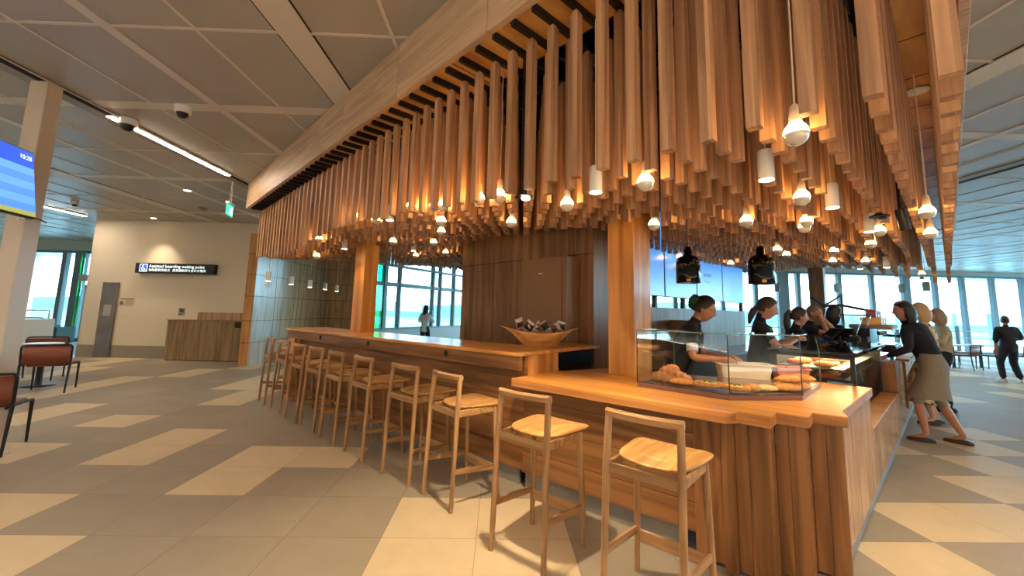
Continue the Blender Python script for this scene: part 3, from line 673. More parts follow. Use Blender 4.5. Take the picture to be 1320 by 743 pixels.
# ------------------------------------------------------------------ bowl of snacks on the bar end
BC=BAR@Vector((-2.62,3.52,1.1425)); bw_=thing('wooden_bowl','long carved wooden bowl with pointed ends standing on the raised bar end','bowl',frame(math.radians(2),BC))
F=WM[bw_.name]; b=MB(F)
def boat(z,a,c,lift=0,ins=0.):
    r=[]
    for k in range(36):
        t=2*PI*k/36; x=math.cos(t); y=math.sin(t); r.append(((a-ins)*x*(abs(x)**.15 if a>.2 else 1),(c-ins*.7)*math.copysign(abs(y)**1.15,y),z+lift*abs(x)**2.2))
    return r
b.loft([boat(.0,.155,.085),boat(.012,.175,.10),boat(.06,.235,.15,.01),boat(.10,.295,.175,.03),boat(.125,.36,.185,.05),boat(.14,.425,.188,.062),boat(.139,.42,.186,.062,.016),boat(.12,.35,.18,.045,.014),boat(.06,.22,.14,.01,.012),boat(.025,.15,.08)],0,True)
b.build('bowl_body',M['bowlw'],bw_)
wrapA=pbr('wrapper_silver',(196,190,188),.3,.35); wrapB=pbr('wrapper_dark',(34,22,28),.3,.2); wrapC=pbr('wrapper_maroon',(96,26,30),.3,.1)
def packet(T,lab,c):
    t=thing('snack_packet',lab,'snack packet',T,(0,0,0),0,'snack packets in the wooden bowl'); F=WM[t.name]
    rng=random.Random(c); L,Wd=.058,.046
    b=MB(F); rows=[]
    for i in range(9):
        y=-1+i/4.; ring=[]
        for k in range(14):
            a=2*PI*k/14; th=.026*(1-abs(y)**2.5)+.0015; cr=1+.06*rng.uniform(-1,1)
            ring.append((math.cos(a)*Wd*cr*(1-.08*(1-y*y)),math.sin(a)*th*cr,y*L))
        rows.append(ring)
    b.loft(rows,0,True); n=len(b.f)
    for i in range(n):
        r=(i//14)
        if r<8: b.mi[i]=1 if r in (2,3,4,5) and (i%14) not in (0,7) and rng.random()<.95 else (2 if r in(6,) and c%2 else 0)
    b.build('wrapper',[wrapA,wrapB if c%2 else wrapC,wrapC],t)
    for sg in (-1,1):
        b=MB(F); b.bbox(-Wd,Wd,-.0015,.0015,sg*L-.007,sg*L+.007,.001); b.build('crimped_end',wrapA,t)
    return t
for i,(x,y,z,rz,rx,lab) in enumerate(((-.215,.02,.225,25,-20,'snack packet standing upright furthest left in the wooden bowl'),(-.125,-.03,.20,-15,35,'snack packet with a pale end, second from the left in the bowl'),(-.02,.01,.195,40,25,'dark snack packet in the middle of the wooden bowl'),(.06,-.01,.20,-50,-30,'snack packet tipped up just right of the middle of the bowl'),(.15,.0,.19,10,60,'wide maroon snack packet lying at the right of the bowl'),(.225,.02,.20,-30,15,'snack packet furthest right in the wooden bowl'))):
    packet(frame(math.radians(2),BC)@Matrix.Translation((x,y,z))@Matrix.Rotation(math.radians(rz),4,'Z')@Matrix.Rotation(math.radians(rx),4,'Y')@Matrix.Rotation(math.radians(15),4,'X'),lab,i)

# ------------------------------------------------------------------ glass pastry case on the service counter
pc=thing('pastry_case','frameless glass pastry case with a dark plinth on the service counter','display case',CAN,(-1.25,3.55,.932))
base=[(-1.73,3.03),(-1.06,3.06),(-.735,3.49),(-.762,4.25),(-1.75,3.72)]
b=MB(CAN); b.prism(base,.9325,.966); b.build('plinth',pbr('case_plinth',(132,98,92),.3,.3),pc)
b=MB(CAN); ins=[(-1.715,3.045),(-1.066,3.075),(-.75,3.497),(-.776,4.225),(-1.735,3.71)]; b.prism(ins,.9662,.969); b.build('tray_floor',pbr('case_floor',(120,104,98),.25,.4),pc)
def pane(p0,p1,z0,z1,poly=None):
    d=Vector((p1[0]-p0[0],p1[1]-p0[1],0)); L=d.length; T=CAN@frame(math.atan2(d.y,d.x),(p0[0],p0[1],0)); b=MB(T)
    if poly: b.T=T@Matrix.Rotation(PI/2,4,'X'); b.prism(poly,-.003,.003)
    else: b.box(.003,L-.003,-.003,.003,z0,z1)
    b.build('glass_pane',M['cglass'],pc)
G0,G1=.9665,1.372
pane(base[0],base[1],G0,G1); pane(base[1],base[2],G0,G1)
def side(p0,p1):
    L=math.hypot(p1[0]-p0[0],p1[1]-p0[1]); pane(p0,p1,G0,G1,[(0,G0),(L,G0),(L,G1-.14),(L-.13,G1-.02),(0,G1-.02)])
side(base[2],base[3]); side(base[0],base[4])
b=MB(CAN); top=[base[0],base[1],base[2],(-.75,3.78),(-1.735,3.36)]; b.prism(top,G1-.002,G1+.006); b.build('glass_top',M['cglass'],pc)
b=MB(CAN)
for (x,y) in base[:3]: b.box(x-.003,x+.003,y-.003,y+.003,G0,G1)
for p,q in zip(base[:2],base[1:3]):
    b.tube([(*p,.9695),(*q,.9695)],.0028,6)
b.build('dark_edge',M['gedge'],pc)
b=MB(CAN)
for p,q in zip(base[:2],base[1:3]): b.tube([(*p,G1+.003),(*q,G1+.003)],.0045,6)
b.tube([(*base[2],G1+.003),(-.75,3.78,G1+.003)],.0045,6)
b.build('polished_rim',M['gtop'],pc)
b=MB(CAN)
for p,q in ((base[2],base[3]),(base[0],base[4])):
    d=Vector((q[0]-p[0],q[1]-p[1],0)).normalized(); Q=Vector((*q,0))
    b.tube([(Q.x,Q.y,G0),(Q.x,Q.y,G1-.14),(Q.x-d.x*.13,Q.y-d.y*.13,G1-.02)],.003,6)
b.build('rear_edge',M['gtop'],pc)
BRD=dict(a=pbr('crust_gold',(212,140,62),.55,noise=.25,nscale=40,bump=.4),b=pbr('crust_pale',(226,182,116),.6,noise=.2,nscale=50,bump=.4),c=pbr('crust_pink',(206,138,92),.6,noise=.3,nscale=45,bump=.5),f=pbr('custard',(248,218,116),.35,noise=.25,nscale=60),g=pbr('herb',(92,104,44),.6))
ZT=.9695
def bun(p,q,z,a,c,h,rz,mat,fill=None,name='pastry',label='',ridges=0,cat='pastry',grp='pastries in the glass case'):
    t=thing(name,label,cat,CAN,(p,q,z),math.radians(rz),grp); F=WM[t.name]; b=MB(F)
    def fn(d,P):
        r=1+.03*math.sin(d.x*9+d.y*7)+.02*math.sin(d.y*15)
        zz=P.z
        if zz<0: zz*=.35
        if fill and d.z>.55: zz-=h*.42*min(1,(d.z-.55)/.25)
        if ridges: zz*=1+.16*math.sin(d.x*ridges*2.5); r*=1+.035*math.sin(d.x*ridges*2.5)
        return Vector((P.x*r,P.y*r,zz))
    b.sph((0,0,h*.36),(a,c,h*.64),26,0,None,fn); b.build('crust',mat,t)
    if fill:
        b=MB(F); b.lathe([(.55,h*.55),(.45,h*.62),(.25,h*.66),(.02,h*.68)],18,(0,0,0),0,True,None,a*1.0,c*1.0)
        for k in range(5):
            an=k*1.26; b.sph((a*.28*math.cos(an),c*.28*math.sin(an),h*.68),(.012,.010,.006),8,1)
        b.build('filling',[fill,BRD['g']],t)
    return t
def croissant(p,q,z,rz,L,label,mat):
    t=thing('croissant',label,'pastry',CAN,(p,q,z),math.radians(rz),'pastries in the glass case'); F=WM[t.name]; b=MB(F); pts=[];R=[]
    for k in range(25):
        a=-1+k/12.; pts.append((a*L,.03*a*a*1.6,.036+.004*math.cos(a*3))); R.append((.036*(1-abs(a)**2.6)**.55+.006)*(1+.13*math.sin(a*16)))
    b.tube(pts,R,14); b.build('crust',mat,t); return t
croissant(-1.60,3.20,ZT,20,.085,'pale dusted croissant at the far left of the glass case',BRD['c'])
croissant(-1.51,3.29,ZT,-25,.085,'pale dusted croissant behind, left part of the glass case',BRD['c'])
croissant(-1.555,3.25,ZT+.052,60,.075,'pale croissant lying on top of the two dusted croissants',BRD['c'])
bun(-1.43,3.165,ZT,.10,.06,.055,12,BRD['a'],None,'bread_roll','smooth golden roll between the croissants and the filled pastries')
bun(-1.245,3.185,ZT,.105,.082,.075,10,BRD['a'],BRD['f'],'filled_pastry','oval golden pastry with a custard hollow, left of the two filled ones')
bun(-1.075,3.21,ZT,.105,.082,.075,-5,BRD['a'],BRD['f'],'filled_pastry','oval golden pastry with green bits in its hollow, by the glass corner')
bun(-1.0,3.31,ZT,.06,.05,.06,30,BRD['a'],None,'bread_roll','small golden roll half hidden behind the right filled pastry')
bun(-.945,3.44,ZT,.085,.06,.045,40,BRD['b'],None,'bread_roll','pale flat seeded roll alone on the right floor of the glass case')
for i,(p,q,z,rz,lab) in enumerate(((-.835,3.545,0,45,'braided loaf in front of the pile at the right of the case'),(-.86,3.68,0,35,'braided loaf at the left back of the pile in the right of the case'),(-.80,3.70,0,60,'braided loaf at the right of the pile, close to the end glass'),(-.845,3.62,.052,50,'braided loaf on top of the pile in the right of the case'),(-.80,3.78,.05,40,'braided loaf lying on top at the back of the right pile'))):
    bun(p,q,ZT+z,.10,.048,.056,rz,BRD['a'],None,'braided_loaf',lab,8)
def tub(p,q,z,a,c,h,rz,mat,lab,fill=None):
    t=thing('plastic_tub',lab,'tub',CAN,(p,q,z),math.radians(rz)); F=WM[t.name]; b=MB(F)
    def rr(s,zz,i=0): 
        o=[]
        for sx,sy in ((1,1),(-1,1),(-1,-1),(1,-1)):
            for k in range(4):
                an=(math.atan2(sy,sx)-PI/4)+k*PI/6; o.append((sx*(a*s-.02)-0*i+.02*math.cos(an)-(i*sx),sy*(c*s-.02)+.02*math.sin(an)-(i*sy),zz))
        return o
    b.loft([rr(.86,0),rr(.97,h-.012),rr(1.05,h-.01),rr(1.05,h),rr(.97,h,0),rr(.95,h-.01),rr(.84,.006)],0,False); b.build('tub_body',mat,t)
    if fill:
        b=MB(F)
        for k in range(22):
            rg=random.Random(k); b.sph((rg.uniform(-.8,.8)*a*.85,rg.uniform(-.8,.8)*c*.85,h*.85+rg.uniform(-.01,.012)),(.03,.022,.016),8)
        o=b.build('contents',fill,t); o['label']='orange-red sliced filling'
tubm=pbr('tub_plastic',(222,212,192),.35); tubp=pbr('tub_pink',(222,140,122),.35)
tub(-1.31,4.13,.9325,.22,.10,.15,36,tubm,'white plastic tub in front of the leaning staff member')
tub(-1.0,4.37,.9325,.13,.10,.13,30,tubp,'pink tub of orange-red filling behind the glass case',pbr('filling_red',(214,84,52),.4))

# ------------------------------------------------------------------ black refrigerated case with its lower well
rc=thing('refrigerated_case','black topped refrigerated display case with glass customer side beside the service counter','display fridge',CAN,(-.95,5.8,0))
b=MB(CAN); b.bbox(-1.26,-.57,4.68,6.96,1.165,1.205,.006); b.build('top',M['blackg'],rc)
b=MB(CAN)
b.box(-1.25,-.59,4.69,4.715,.94,.965); b.box(-1.25,-1.18,4.69,4.715,.965,1.16); b.box(-.625,-.59,4.69,4.715,.965,1.16); b.box(-1.25,-.59,4.69,4.715,1.14,1.164)
b.box(-1.25,-1.2,4.72,6.94,.62,1.164); b.box(-1.25,-.62,6.9,6.95,.62,1.164); b.box(-1.2,-.80,4.72,6.9,.62,.94)
b.build('carcass',M['black'],rc)
b=MB(CAN); b.box(-1.18,-.625,4.7,4.706,.966,1.139); b.build('end_window',M['cglass'],rc)
b=MB(CAN); b.add([(-.595,4.68,1.164),(-.595,6.95,1.164),(-.66,6.95,.602),(-.66,4.68,.602),(-.601,4.68,1.164),(-.601,6.95,1.164),(-.666,6.95,.602),(-.666,4.68,.602)],[(0,1,2,3),(7,6,5,4),(0,4,5,1),(2,6,7,3),(1,5,6,2),(3,7,4,0)]); b.build('customer_glass',M['cglass'],rc)
b=MB(CAN); b.box(-1.19,-.68,4.73,6.88,1.04,1.046); b.box(-1.19,-.70,4.73,6.88,.941,.945); b.build('shelf',M['steel'],rc)
b=MB(CAN); b.box(-1.15,-.64,4.74,6.85,1.15,1.16); b.build('light_strip',pbr('fridge_light',(255,240,220),.4,emit=(255,222,170),es=5.),rc)
cakec=[pbr('cake_cream',(236,206,150),.5),pbr('cake_red',(170,60,48),.5),pbr('cake_brown',(150,92,48),.5),BRD['a']]
CK=['cream','red','brown','golden']
k=0
for z,zn in ((.9455,'lower'),(1.0465,'upper')):
    for j in range(5):
        for i in range(2 if z<1 else 2):
            p=-1.06+i*.22; q=4.83+j*.30; c=(j*2+i+(1 if z>1 else 0))%4; bun_l='%s filled roll on the %s shelf of the refrigerated case, %s, %s place back'%(CK[c],zn,('staff side','customer side')[i],('first','second','third','fourth','fifth')[j])
            t=thing('filled_roll',bun_l,'filled roll',CAN,(p,q,z),.3*(j%3-1),'rolls in the refrigerated case'); F=WM[t.name]
            b=MB(F); b.sph((0,0,.022),(.085,.045,.028),14,0,None,lambda d,P: Vector((P.x,P.y,max(P.z,-.022)))); b.build('roll',cakec[c],t)
            b=MB(F); b.sph((0,-.005,.040),(.07,.036,.016),12); b.build('topping',cakec[(c+1)%4],t)
# pay tablets and small machines on top
def tablet(p,q,rz,lab,z=1.205):
    t=thing('tablet_stand',lab,'tablet',CAN,(p,q,z),rz); F=WM[t.name]
    b=MB(F); b.lathe([(.06,0),(.06,.006),(.015,.014),(.012,.07)],16); b.build('foot',M['black'],t)
    b=MB(F@Matrix.Translation((0,0,.115))@Matrix.Rotation(math.radians(-42),4,'X')); b.bbox(-.13,.13,-.09,.09,-.006,.006,.004); d=b.build('body',M['black'],t)
    b=MB(F@Matrix.Translation((0,0,.115))@Matrix.Rotation(math.radians(-42),4,'X')); b.box(-.12,.12,-.08,.08,.0062,.007); b.build('screen',M['blackg'],d)
tablet(-1.0,6.35,2.2,'black tablet tilted on top of the refrigerated case in front of the bald man')
tablet(-.98,6.75,.6,'black tablet at the far end of the refrigerated case top')
# coffee station further back
CAN2=CAN@Matrix.Translation((.58,0,0))
cs=thing('coffee_counter','dark coffee counter running on behind the refrigerated case','counter',CAN2,(-1.4,9.2,0))
b=MB(CAN2); b.bbox(-1.66,-1.12,7.72,11.0,.92,.955,.004); b.build('worktop',M['blackg'],cs)
b=MB(CAN2); b.bbox(-1.62,-1.13,7.75,10.95,.08,.919,.004); b.build('cabinet',M['core'],cs)
b=MB(CAN2); b.box(-1.58,-1.17,7.8,10.9,0,.08); b.build('plinth',M['black'],cs)
CAN2=CAN@Matrix.Translation((.58,-.27,0))
em=thing('espresso_machine','dark espresso machine with cartons on its rail, left of the grey skirted customer','coffee machine',CAN2,(-1.38,9.0,.956))
b=MB(CAN2); b.bbox(-1.66,-1.14,8.55,9.55,1.02,1.12,.01); b.bbox(-1.64,-1.42,8.57,9.53,1.12,1.36,.01); b.build('body',M['steeld'],em)
b=MB(CAN2); b.bbox(-1.66,-1.16,8.53,9.57,1.36,1.42,.012); b.build('cup_tray',pbr('tray_timber',(150,116,78),.5),em)
b=MB(CAN2); b.bbox(-1.42,-1.16,8.6,9.5,1.122,1.135,.002); b.build('drip_grate',M['steel'],em)
for q in (8.78,9.32):
    b=MB(CAN2); b.lathe([(.035,0),(.04,.03),(.04,.06)],16,(-1.32,q,1.26)); g=b.build('group_head',M['steel'],em)
    b=MB(CAN2); b.tube([(-1.29,q,1.262),(-1.10,q,1.25)],[.011,.015],10); b.build('portafilter',M['black'],g)
for x,q in ((-1.6,8.62),(-1.2,8.62),(-1.6,9.48),(-1.2,9.48)):
    b=MB(CAN2); b.lathe([(.022,0),(.02,.064)],12,(x,q,.956)); b.build('foot',M['steel'],em)
for q in (8.66,9.44):
    b=MB(CAN2); b.tube([(-1.17,q,1.35),(-1.14,q,1.28),(-1.15,q,1.17)],.007,8); b.build('steam_wand',M['steel'],em)
def grinder(p,q,lab):
    t=thing('coffee_grinder',lab,'coffee grinder',CAN2,(p,q,.956),0,'coffee grinders'); 
    b=MB(CAN2); b.bbox(p-.09,p+.09,q-.10,q+.10,.956,1.25,.02); b.build('body',M['black'],t)
    b=MB(CAN2); b.lathe([(.055,1.251),(.06,1.29),(.13,1.5),(.135,1.55)],18,(p,q,0)); b.build('hopper',M['cglass'],t)
    b=MB(CAN2); b.lathe([(.137,1.551),(.137,1.567),(.03,1.573)],18,(p,q,0)); b.build('hopper_lid',M['black'],t)
    b=MB(CAN2); b.lathe([(.054,1.255),(.06,1.30),(.07,1.33)],18,(p,q,0)); b.build('beans',pbr('beans',(50,28,16),.6,noise=.4,nscale=90),t)
    b=MB(CAN2); b.tube([(p+.085,q,1.16),(p+.15,q,1.10),(p+.15,q,1.05)],.016,8); b.build('spout',M['black'],t)
CAN2=CAN
grinder(-1.0,7.90,'tall coffee grinder with a clear hopper at the left end of the coffee counter'); 
grinder(-.93,8.155,'coffee grinder beside the espresso machine, right of the first grinder')
CAN2=CAN@Matrix.Translation((.58,-.27,0))
for i in range(3):
    q=8.72+i*.29; L=('left','middle','right')[i]
    t=thing('takeaway_carton','open pale carton on the espresso machine cup rail, %s of three'%L,'carton',CAN2,(-1.4,q,1.4215),0,'cartons on the espresso machine')
    b=MB(CAN2); b.box(-1.52,-1.28,q-.12,q+.12,1.4215,1.426); b.box(-1.52,-1.514,q-.12,q+.12,1.426,1.53); b.box(-1.286,-1.28,q-.12,q+.12,1.426,1.53); b.box(-1.514,-1.286,q-.12,q-.114,1.426,1.53); b.box(-1.514,-1.286,q+.114,q+.12,1.426,1.53); b.build('box',M['bowlw'],t)
    for jj in range(2):
        cx=-1.40; cq=q-.05+jj*.10
        u_=thing('coffee_bag','red-brown coffee bag standing in the %s carton, %s'%(L,('its left','its right')[jj]),'coffee bag',CAN2,(cx,cq,1.4265),0,'coffee bags in the cartons')
        b=MB(CAN2); R=[[(cx+sx*.06,cq+sy*w_,z) for sx,sy in((1,1),(-1,1),(-1,-1),(1,-1))] for z,w_ in ((1.4265,.042),(1.55,.044),(1.61,.03),(1.64,.004))]; b.loft(R,0,False); b.build('bag',pbr('bag',(132,66,58),.45),u_)
        b=MB(CAN2); b.box(cx+.0605,cx+.062,cq-.025,cq+.025,1.53,1.58); b.build('bag_label',M['plastic'],u_)
la=thing('lamp_arm','black jointed arm lamp reaching over the coffee counter against the bright windows','lamp',CAN2,(-1.9,9.8,0))
b=MB(CAN2); b.lathe([(.14,0),(.14,.02),(.02,.03)],18,(-1.9,9.8,0)); b.build('base',M['black'],la)
b=MB(CAN2); b.tube([(-1.9,9.8,.03),(-1.9,9.8,1.93)],.016,8); b.build('pole',M['black'],la)
b=MB(CAN2); b.tube([(-2.25,9.3,1.86),(-2.12,9.5,1.72),(-1.9,9.8,1.74),(-1.5,10.3,1.64)],.026,8); b.tube([(-2.1,9.5,1.73),(-1.9,9.8,1.92)],.02,8); b.build('arm',M['black'],la)
# menu leaflets and small goods on the order shelf
for i,(p,q,rz,lab) in enumerate(((-.475,7.85,.2,'white menu sheet on the order shelf by the block end'),(-.47,8.25,-.1,'white menu sheet on the order shelf under the woman with the grey skirt'))):
    t=thing('menu_sheet',lab,'menu',CAN,(p,q,.9855),rz); F=WM[t.name]
    b=MB(F); b.bbox(-.06,.06,-.14,.14,0,.004,.001); b.build('sheet',M['plastic'],t)
    b=MB(F)
    for k in range(6): b.box(-.05,.05-.02*(k%3),.1-.04*k,.115-.04*k,.0041,.0046)
    b.build('print',M['red'],t)
# napkin box and jar behind the pillar side
# ------------------------------------------------------------------ black heat lamps over the service counter
for i,(p,q,z,lab) in enumerate(((-1.48,3.44,1.765,'glossy black heat lamp, the left of the two, right of the thick timber column'),(-1.0,3.68,1.755,'glossy black heat lamp, the right of the two, in front of the windows'))):
    t=thing('heat_lamp',lab,'pendant lamp',CAN,(p,q,z),0,'black heat lamps')
    b=MB(CAN); b.lathe([(.095,0),(.0965,.003),(.0955,.15),(.092,.18),(.083,.205),(.066,.225),(.044,.235),(.032,.238),(.032,.285),(.024,.29),(.024,.305),(.004,.31)],28,(p,q,z)); b.build('shade',M['blackg'],t)
    b=MB(CAN); b.lathe([(.03,.01),(.055,.02),(.06,.05),(.04,.09)],16,(p,q,z)); b.build('lamp_bulb',M['lamp'],t)
    b=MB(CAN); b.tube([(p,q,z+.31),(p,q,3.29)],.004,6); b.build('cord',M['black'],t)
    b=MB(CAN); b.bbox(p+.03,p+.06,q-.105,q-.094,z+.008,z+.03,.002); b.build('switch',M['gold'],t)
    l=bpy.data.lights.new('heat_spot','SPOT'); l.energy=13; l.color=(1,.64,.34); l.spot_size=1.9; l.spot_blend=.5; l.shadow_soft_size=.05
    o=bpy.data.objects.new('heat_spot',l); COL.objects.link(o); o.location=CAN@Vector((p,q,z-.01))
# ------------------------------------------------------------------ white steel column and the screen on it
t=thing('steel_column','slim white steel column rising into the dark ceiling slot at the left edge','column',WORLD,(-4.89,4.28,0))
b=MB(); b.bbox(-4.985,-4.80,4.20,4.365,.0,3.79,.008); b.build('shaft',M['column_w'],t)
b=MB(); b.box(-5.02,-4.77,4.17,4.40,0,.012); b.build('base_plate',M['column_w'],t)
TVF=frame(math.radians(90+12),(-4.62,4.09,2.62))@Matrix.Rotation(math.radians(-9),4,'X')
tv=bpy.data.objects.new('information_screen',None); COL.objects.link(tv); tv.matrix_world=TVF; WM[tv.name]=TVF
tag(tv,'tilted blue information screen mounted on the white column at the left edge','screen')
# local: x runs from the visible end towards the camera (negative), y = into the screen
b=MB(TVF); b.bbox(-1.15,0,.0,.05,-.335,.335,.006); b.build('casing',M['black'],tv)
b=MB(TVF); b.box(-1.14,-.012,-.003,-.0005,.16,.323); b.build('header_band',M['tvh'],tv)
for k in range(6):
    b=MB(TVF); b.box(-1.14,-.012,-.003,-.0005,.16-(k+1)*.073,.16-k*.073); b.build('row',M['tva'] if k%2==0 else M['tvb'],tv)
b=MB(TVF); b.box(-1.14,-.012,-.003,-.0005,-.322,-.278); b.build('footer_band',M['tvg'],tv)
text('clock_text','10:28',.06,M['tvt'],TVF@Matrix.Translation((-.10,-.004,.235))@Matrix.Rotation(PI/2,4,'X'),tv,'CENTER')
b=MB(TVF); b.box(-.75,-.45,.05,.20,-.12,.12); b.build('wall_bracket',M['steeld'],tv)
t=thing('cable','thin dark cable looping from the screen to the white column','cable',WORLD,(-4.7,4.1,2.3))
b=MB(); b.tube([(-4.66,4.06,2.47),(-4.70,4.12,2.36),(-4.78,4.17,2.33),(-4.77,4.19,2.29),(-4.79,4.21,2.33),(-4.795,4.30,2.34),(-4.79,4.40,2.31)],.006,6); b.build('lead',M['black'],t)
b=MB(); b.bbox(-4.80,-4.76,4.13,4.19,2.27,2.31,.008); b.build('plug',M['plastic'],t)

# ------------------------------------------------------------------ signs and fittings on the white wall
sg=thing('boarding_sign','long black illuminated sign for assisted boarding on the white wall','sign',WORLD,(-8.97,11.6,2.31))
b=MB(); b.bbox(-10.03,-7.91,11.55,11.70,2.31,2.585,.004); b.build('sign_box',M['black'],sg)
b=MB(); b.bbox(-9.91,-9.70,11.544,11.5495,2.345,2.555,.002); b.build('icon_border',M['signw'],sg)
b=MB(); b.box(-9.895,-9.715,11.5425,11.5435,2.36,2.54); b.build('icon_panel',M['blue'],sg)
b=MB(); Y_=11.541
b.T=frame(0,(-9.805,Y_,2.45))
b.lathe([(.016,-.001),(.016,.001)],16,(-.012,0,.058),0,False,Matrix.Rotation(0,4,'X'))
Tc=frame(0,(-9.805,Y_,2.45))@Matrix.Rotation(PI/2,4,'X')
b=MB(Tc)
b.prism([(.016*math.cos(a)-.014,.016*math.sin(a)+.062) for a in [2*PI*k/14 for k in range(14)]],-.0005,.001)
b.prism([(-.026,.042),(-.004,.042),(-.002,-.004),(.034,-.004),(.052,-.052),(.066,-.046),(.066,-.058),(.046,-.066),(.026,-.018),(-.022,-.018)],-.0005,.001)
ring=[]
for k in range(15):
    a=math.radians(125+k*14.5); ring.append((.05*math.cos(a),.05*math.sin(a)-.022))
inn=[(x*.76,(y+.022)*.76-.022) for x,y in ring]
for k in range(14): b.prism([ring[k],ring[k+1],inn[k+1],inn[k]],-.0005,.001)
b.build('wheelchair_symbol',M['signw'],sg)
text('sign_text','Assisted boarding waiting point',.118,M['signw'],frame(0,(-9.66,11.546,2.465))@Matrix.Rotation(PI/2,4,'X'),sg)
text('sign_text','协助登机等候点',.082,M['signw'],frame(0,(-9.66,11.546,2.367))@Matrix.Rotation(PI/2,4,'X'),sg)
text('sign_text','搭乗補助待ち合わせ場所',.082,M['signw'],frame(0,(-9.02,11.546,2.367))@Matrix.Rotation(PI/2,4,'X'),sg)
t=thing('steel_panel','tall brushed steel panel with a small paper notice on the white wall','wall panel',WORLD,(-10.7,11.66,.02))
b=MB(); b.bbox(-10.915,-10.50,11.64,11.679,.02,2.03,.004); b.build('panel',pbr('brushed_steel',(128,124,122),.35,.85,noise=.2,nscale=2),t)
b=MB(); b.box(-10.80,-10.60,11.636,11.6395,1.12,1.42); b.build('paper',pbr('paper_grey',(168,164,164),.6),t)
t=thing('notice','small printed notice with a grey block, right of the tall steel panel','notice',WORLD,(-10.24,11.69,1.41))
b=MB(); b.bbox(-10.45,-10.04,11.685,11.699,1.41,1.62,.002); b.build('board',pbr('notice_board',(206,190,160),.6),t)
b=MB(); b.box(-10.42,-10.06,11.683,11.6845,1.575,1.60); b.box(-10.43,-10.33,11.683,11.6845,1.43,1.52); 
for k in range(5): b.box(-10.28,-10.08,11.683,11.6845,1.44+.025*k,1.45+.025*k)
b.build('print',pbr('print_grey',(110,100,88),.6),t)
t=thing('access_hatch','flush square access hatch below the printed notice on the white wall','hatch',WORLD,(-10.27,11.69,1.12))
b=MB(); b.bbox(-10.42,-10.12,11.694,11.6995,1.12,1.37,.002); b.build('flap',M['white'],t)
t=thing('extinguisher_sign','small grey pictogram plate on the white wall above the slatted cabinet','sign',WORLD,(-8.75,11.69,1.17))
b=MB(); b.bbox(-8.835,-8.66,11.69,11.699,1.17,1.375,.003); b.build('plate',pbr('plate_grey',(150,144,138),.4),t)
b=MB(); b.box(-8.80,-8.70,11.687,11.6895,1.27,1.35); b.box(-8.76,-8.69,11.687,11.6895,1.25,1.30); b.box(-8.82,-8.74,11.687,11.6895,1.19,1.22); b.build('pictogram',pbr('picto',(70,66,64),.5),t)
cb=thing('slatted_cabinet','low timber fronted cabinet standing against the white wall left of the timber wall end','cabinet',WORLD,(-7.85,11.45,0))
b=MB(); b.bbox(-8.78,-7.07,11.3,11.66,.02,1.04,.004); b.build('front_panel',M['cab'],cb)
b=MB(); b.bbox(-7.06,-6.45,11.3,11.66,.02,1.04,.004); b.build('side_door',M['cab'],cb)
b=MB(); b.bbox(-8.80,-6.45,11.28,11.67,1.041,1.065,.003); b.build('worktop',M['beige'],cb)
b=MB(); b.box(-8.76,-6.46,11.32,11.64,0,.02); b.build('plinth',M['black'],cb)
b=MB(); b.bbox(-7.02,-6.86,11.29,11.3,.885,1.03,.003); b.build('socket_plate',M['black'],cb)
b=MB(); b.bbox(-8.24,-6.45,11.60,11.67,1.0655,1.27,.003); b.build('upstand',M['panelw'],cb)

# ------------------------------------------------------------------ exit sign and cameras on the ceiling
t=thing('exit_sign','small green lit exit sign hanging from the ceiling left of the canopy end','exit sign',WORLD,(-5.08,7.66,3.2))
F=frame(math.radians(106),(-5.08,7.66,-.06))
b=MB(F); b.bbox(-.17,.17,-.03,.03,3.40,3.45,.006); b.build('gear_box',M['plastic'],t)
b=MB(F); b.bbox(-.16,.16,-.008,.008,3.2,3.40,.003); b.build('lit_panel',M['exitg'],t)
b=MB(F)
for s in (-1,1):
    y=s*.0095
    b.box(-.04,-.012,y-.001,y+.001,3.35,3.38); b.box(-.045,.01,y-.001,y+.001,3.29,3.34); b.box(-.065,-.02,y-.001,y+.001,3.23,3.285); b.box(-.005,.03,y-.001,y+.001,3.225,3.28); b.box(.05,.13,y-.001,y+.001,3.225,3.375)
b.build('running_figure',M['signw'],t)
b=MB(F); b.tube([(-.05,0,3.45),(-.02,0,3.85)],.006,6); b.tube([(.05,0,3.45),(.02,0,3.85)],.006,6); b.build('suspension_wire',M['plastic'],t)
def dome(x,y,lab,r=.085,dk=M['black']):
    t=thing('dome_camera',lab,'security camera',WORLD,(x,y,CZ-.12),0,'dome cameras on the ceiling')
    b=MB(); b.lathe([(r*.9,0),(r,.012),(r,.05),(r*1.05,.075)],20,(x,y,CZ-.082)); b.build('housing',M['plastic'],t)
    b=MB(); b.lathe([(.001,-r*.72),(r*.35,-r*.66),(r*.6,-r*.42),(r*.72,0)],20,(x,y,CZ-.083)); b.build('dome',dk,t)
dome(-3.78,4.70,'white dome camera on the ceiling strip, right of the bright linear light'); dome(-4.76,5.10,'dark hanging camera dome at the near end of the bright linear light',.10)
dome(-9.9,9.6,'small dome camera on the ceiling over the left end of the white wall',.07)
t=thing('smoke_detector','flat disc detector on the ceiling over the boarding sign','detector',WORLD,(-7.2,9.9,CZ-.05)); b=MB(); b.lathe([(.07,0),(.09,.02),(.10,.04)],18,(-7.2,9.9,CZ-.046)); b.build('body',M['skirt'],t); b=MB(); b.lathe([(.02,-.006),(.03,0)],12,(-7.2,9.9,CZ-.046)); b.build('sensor',M['dark'],t)
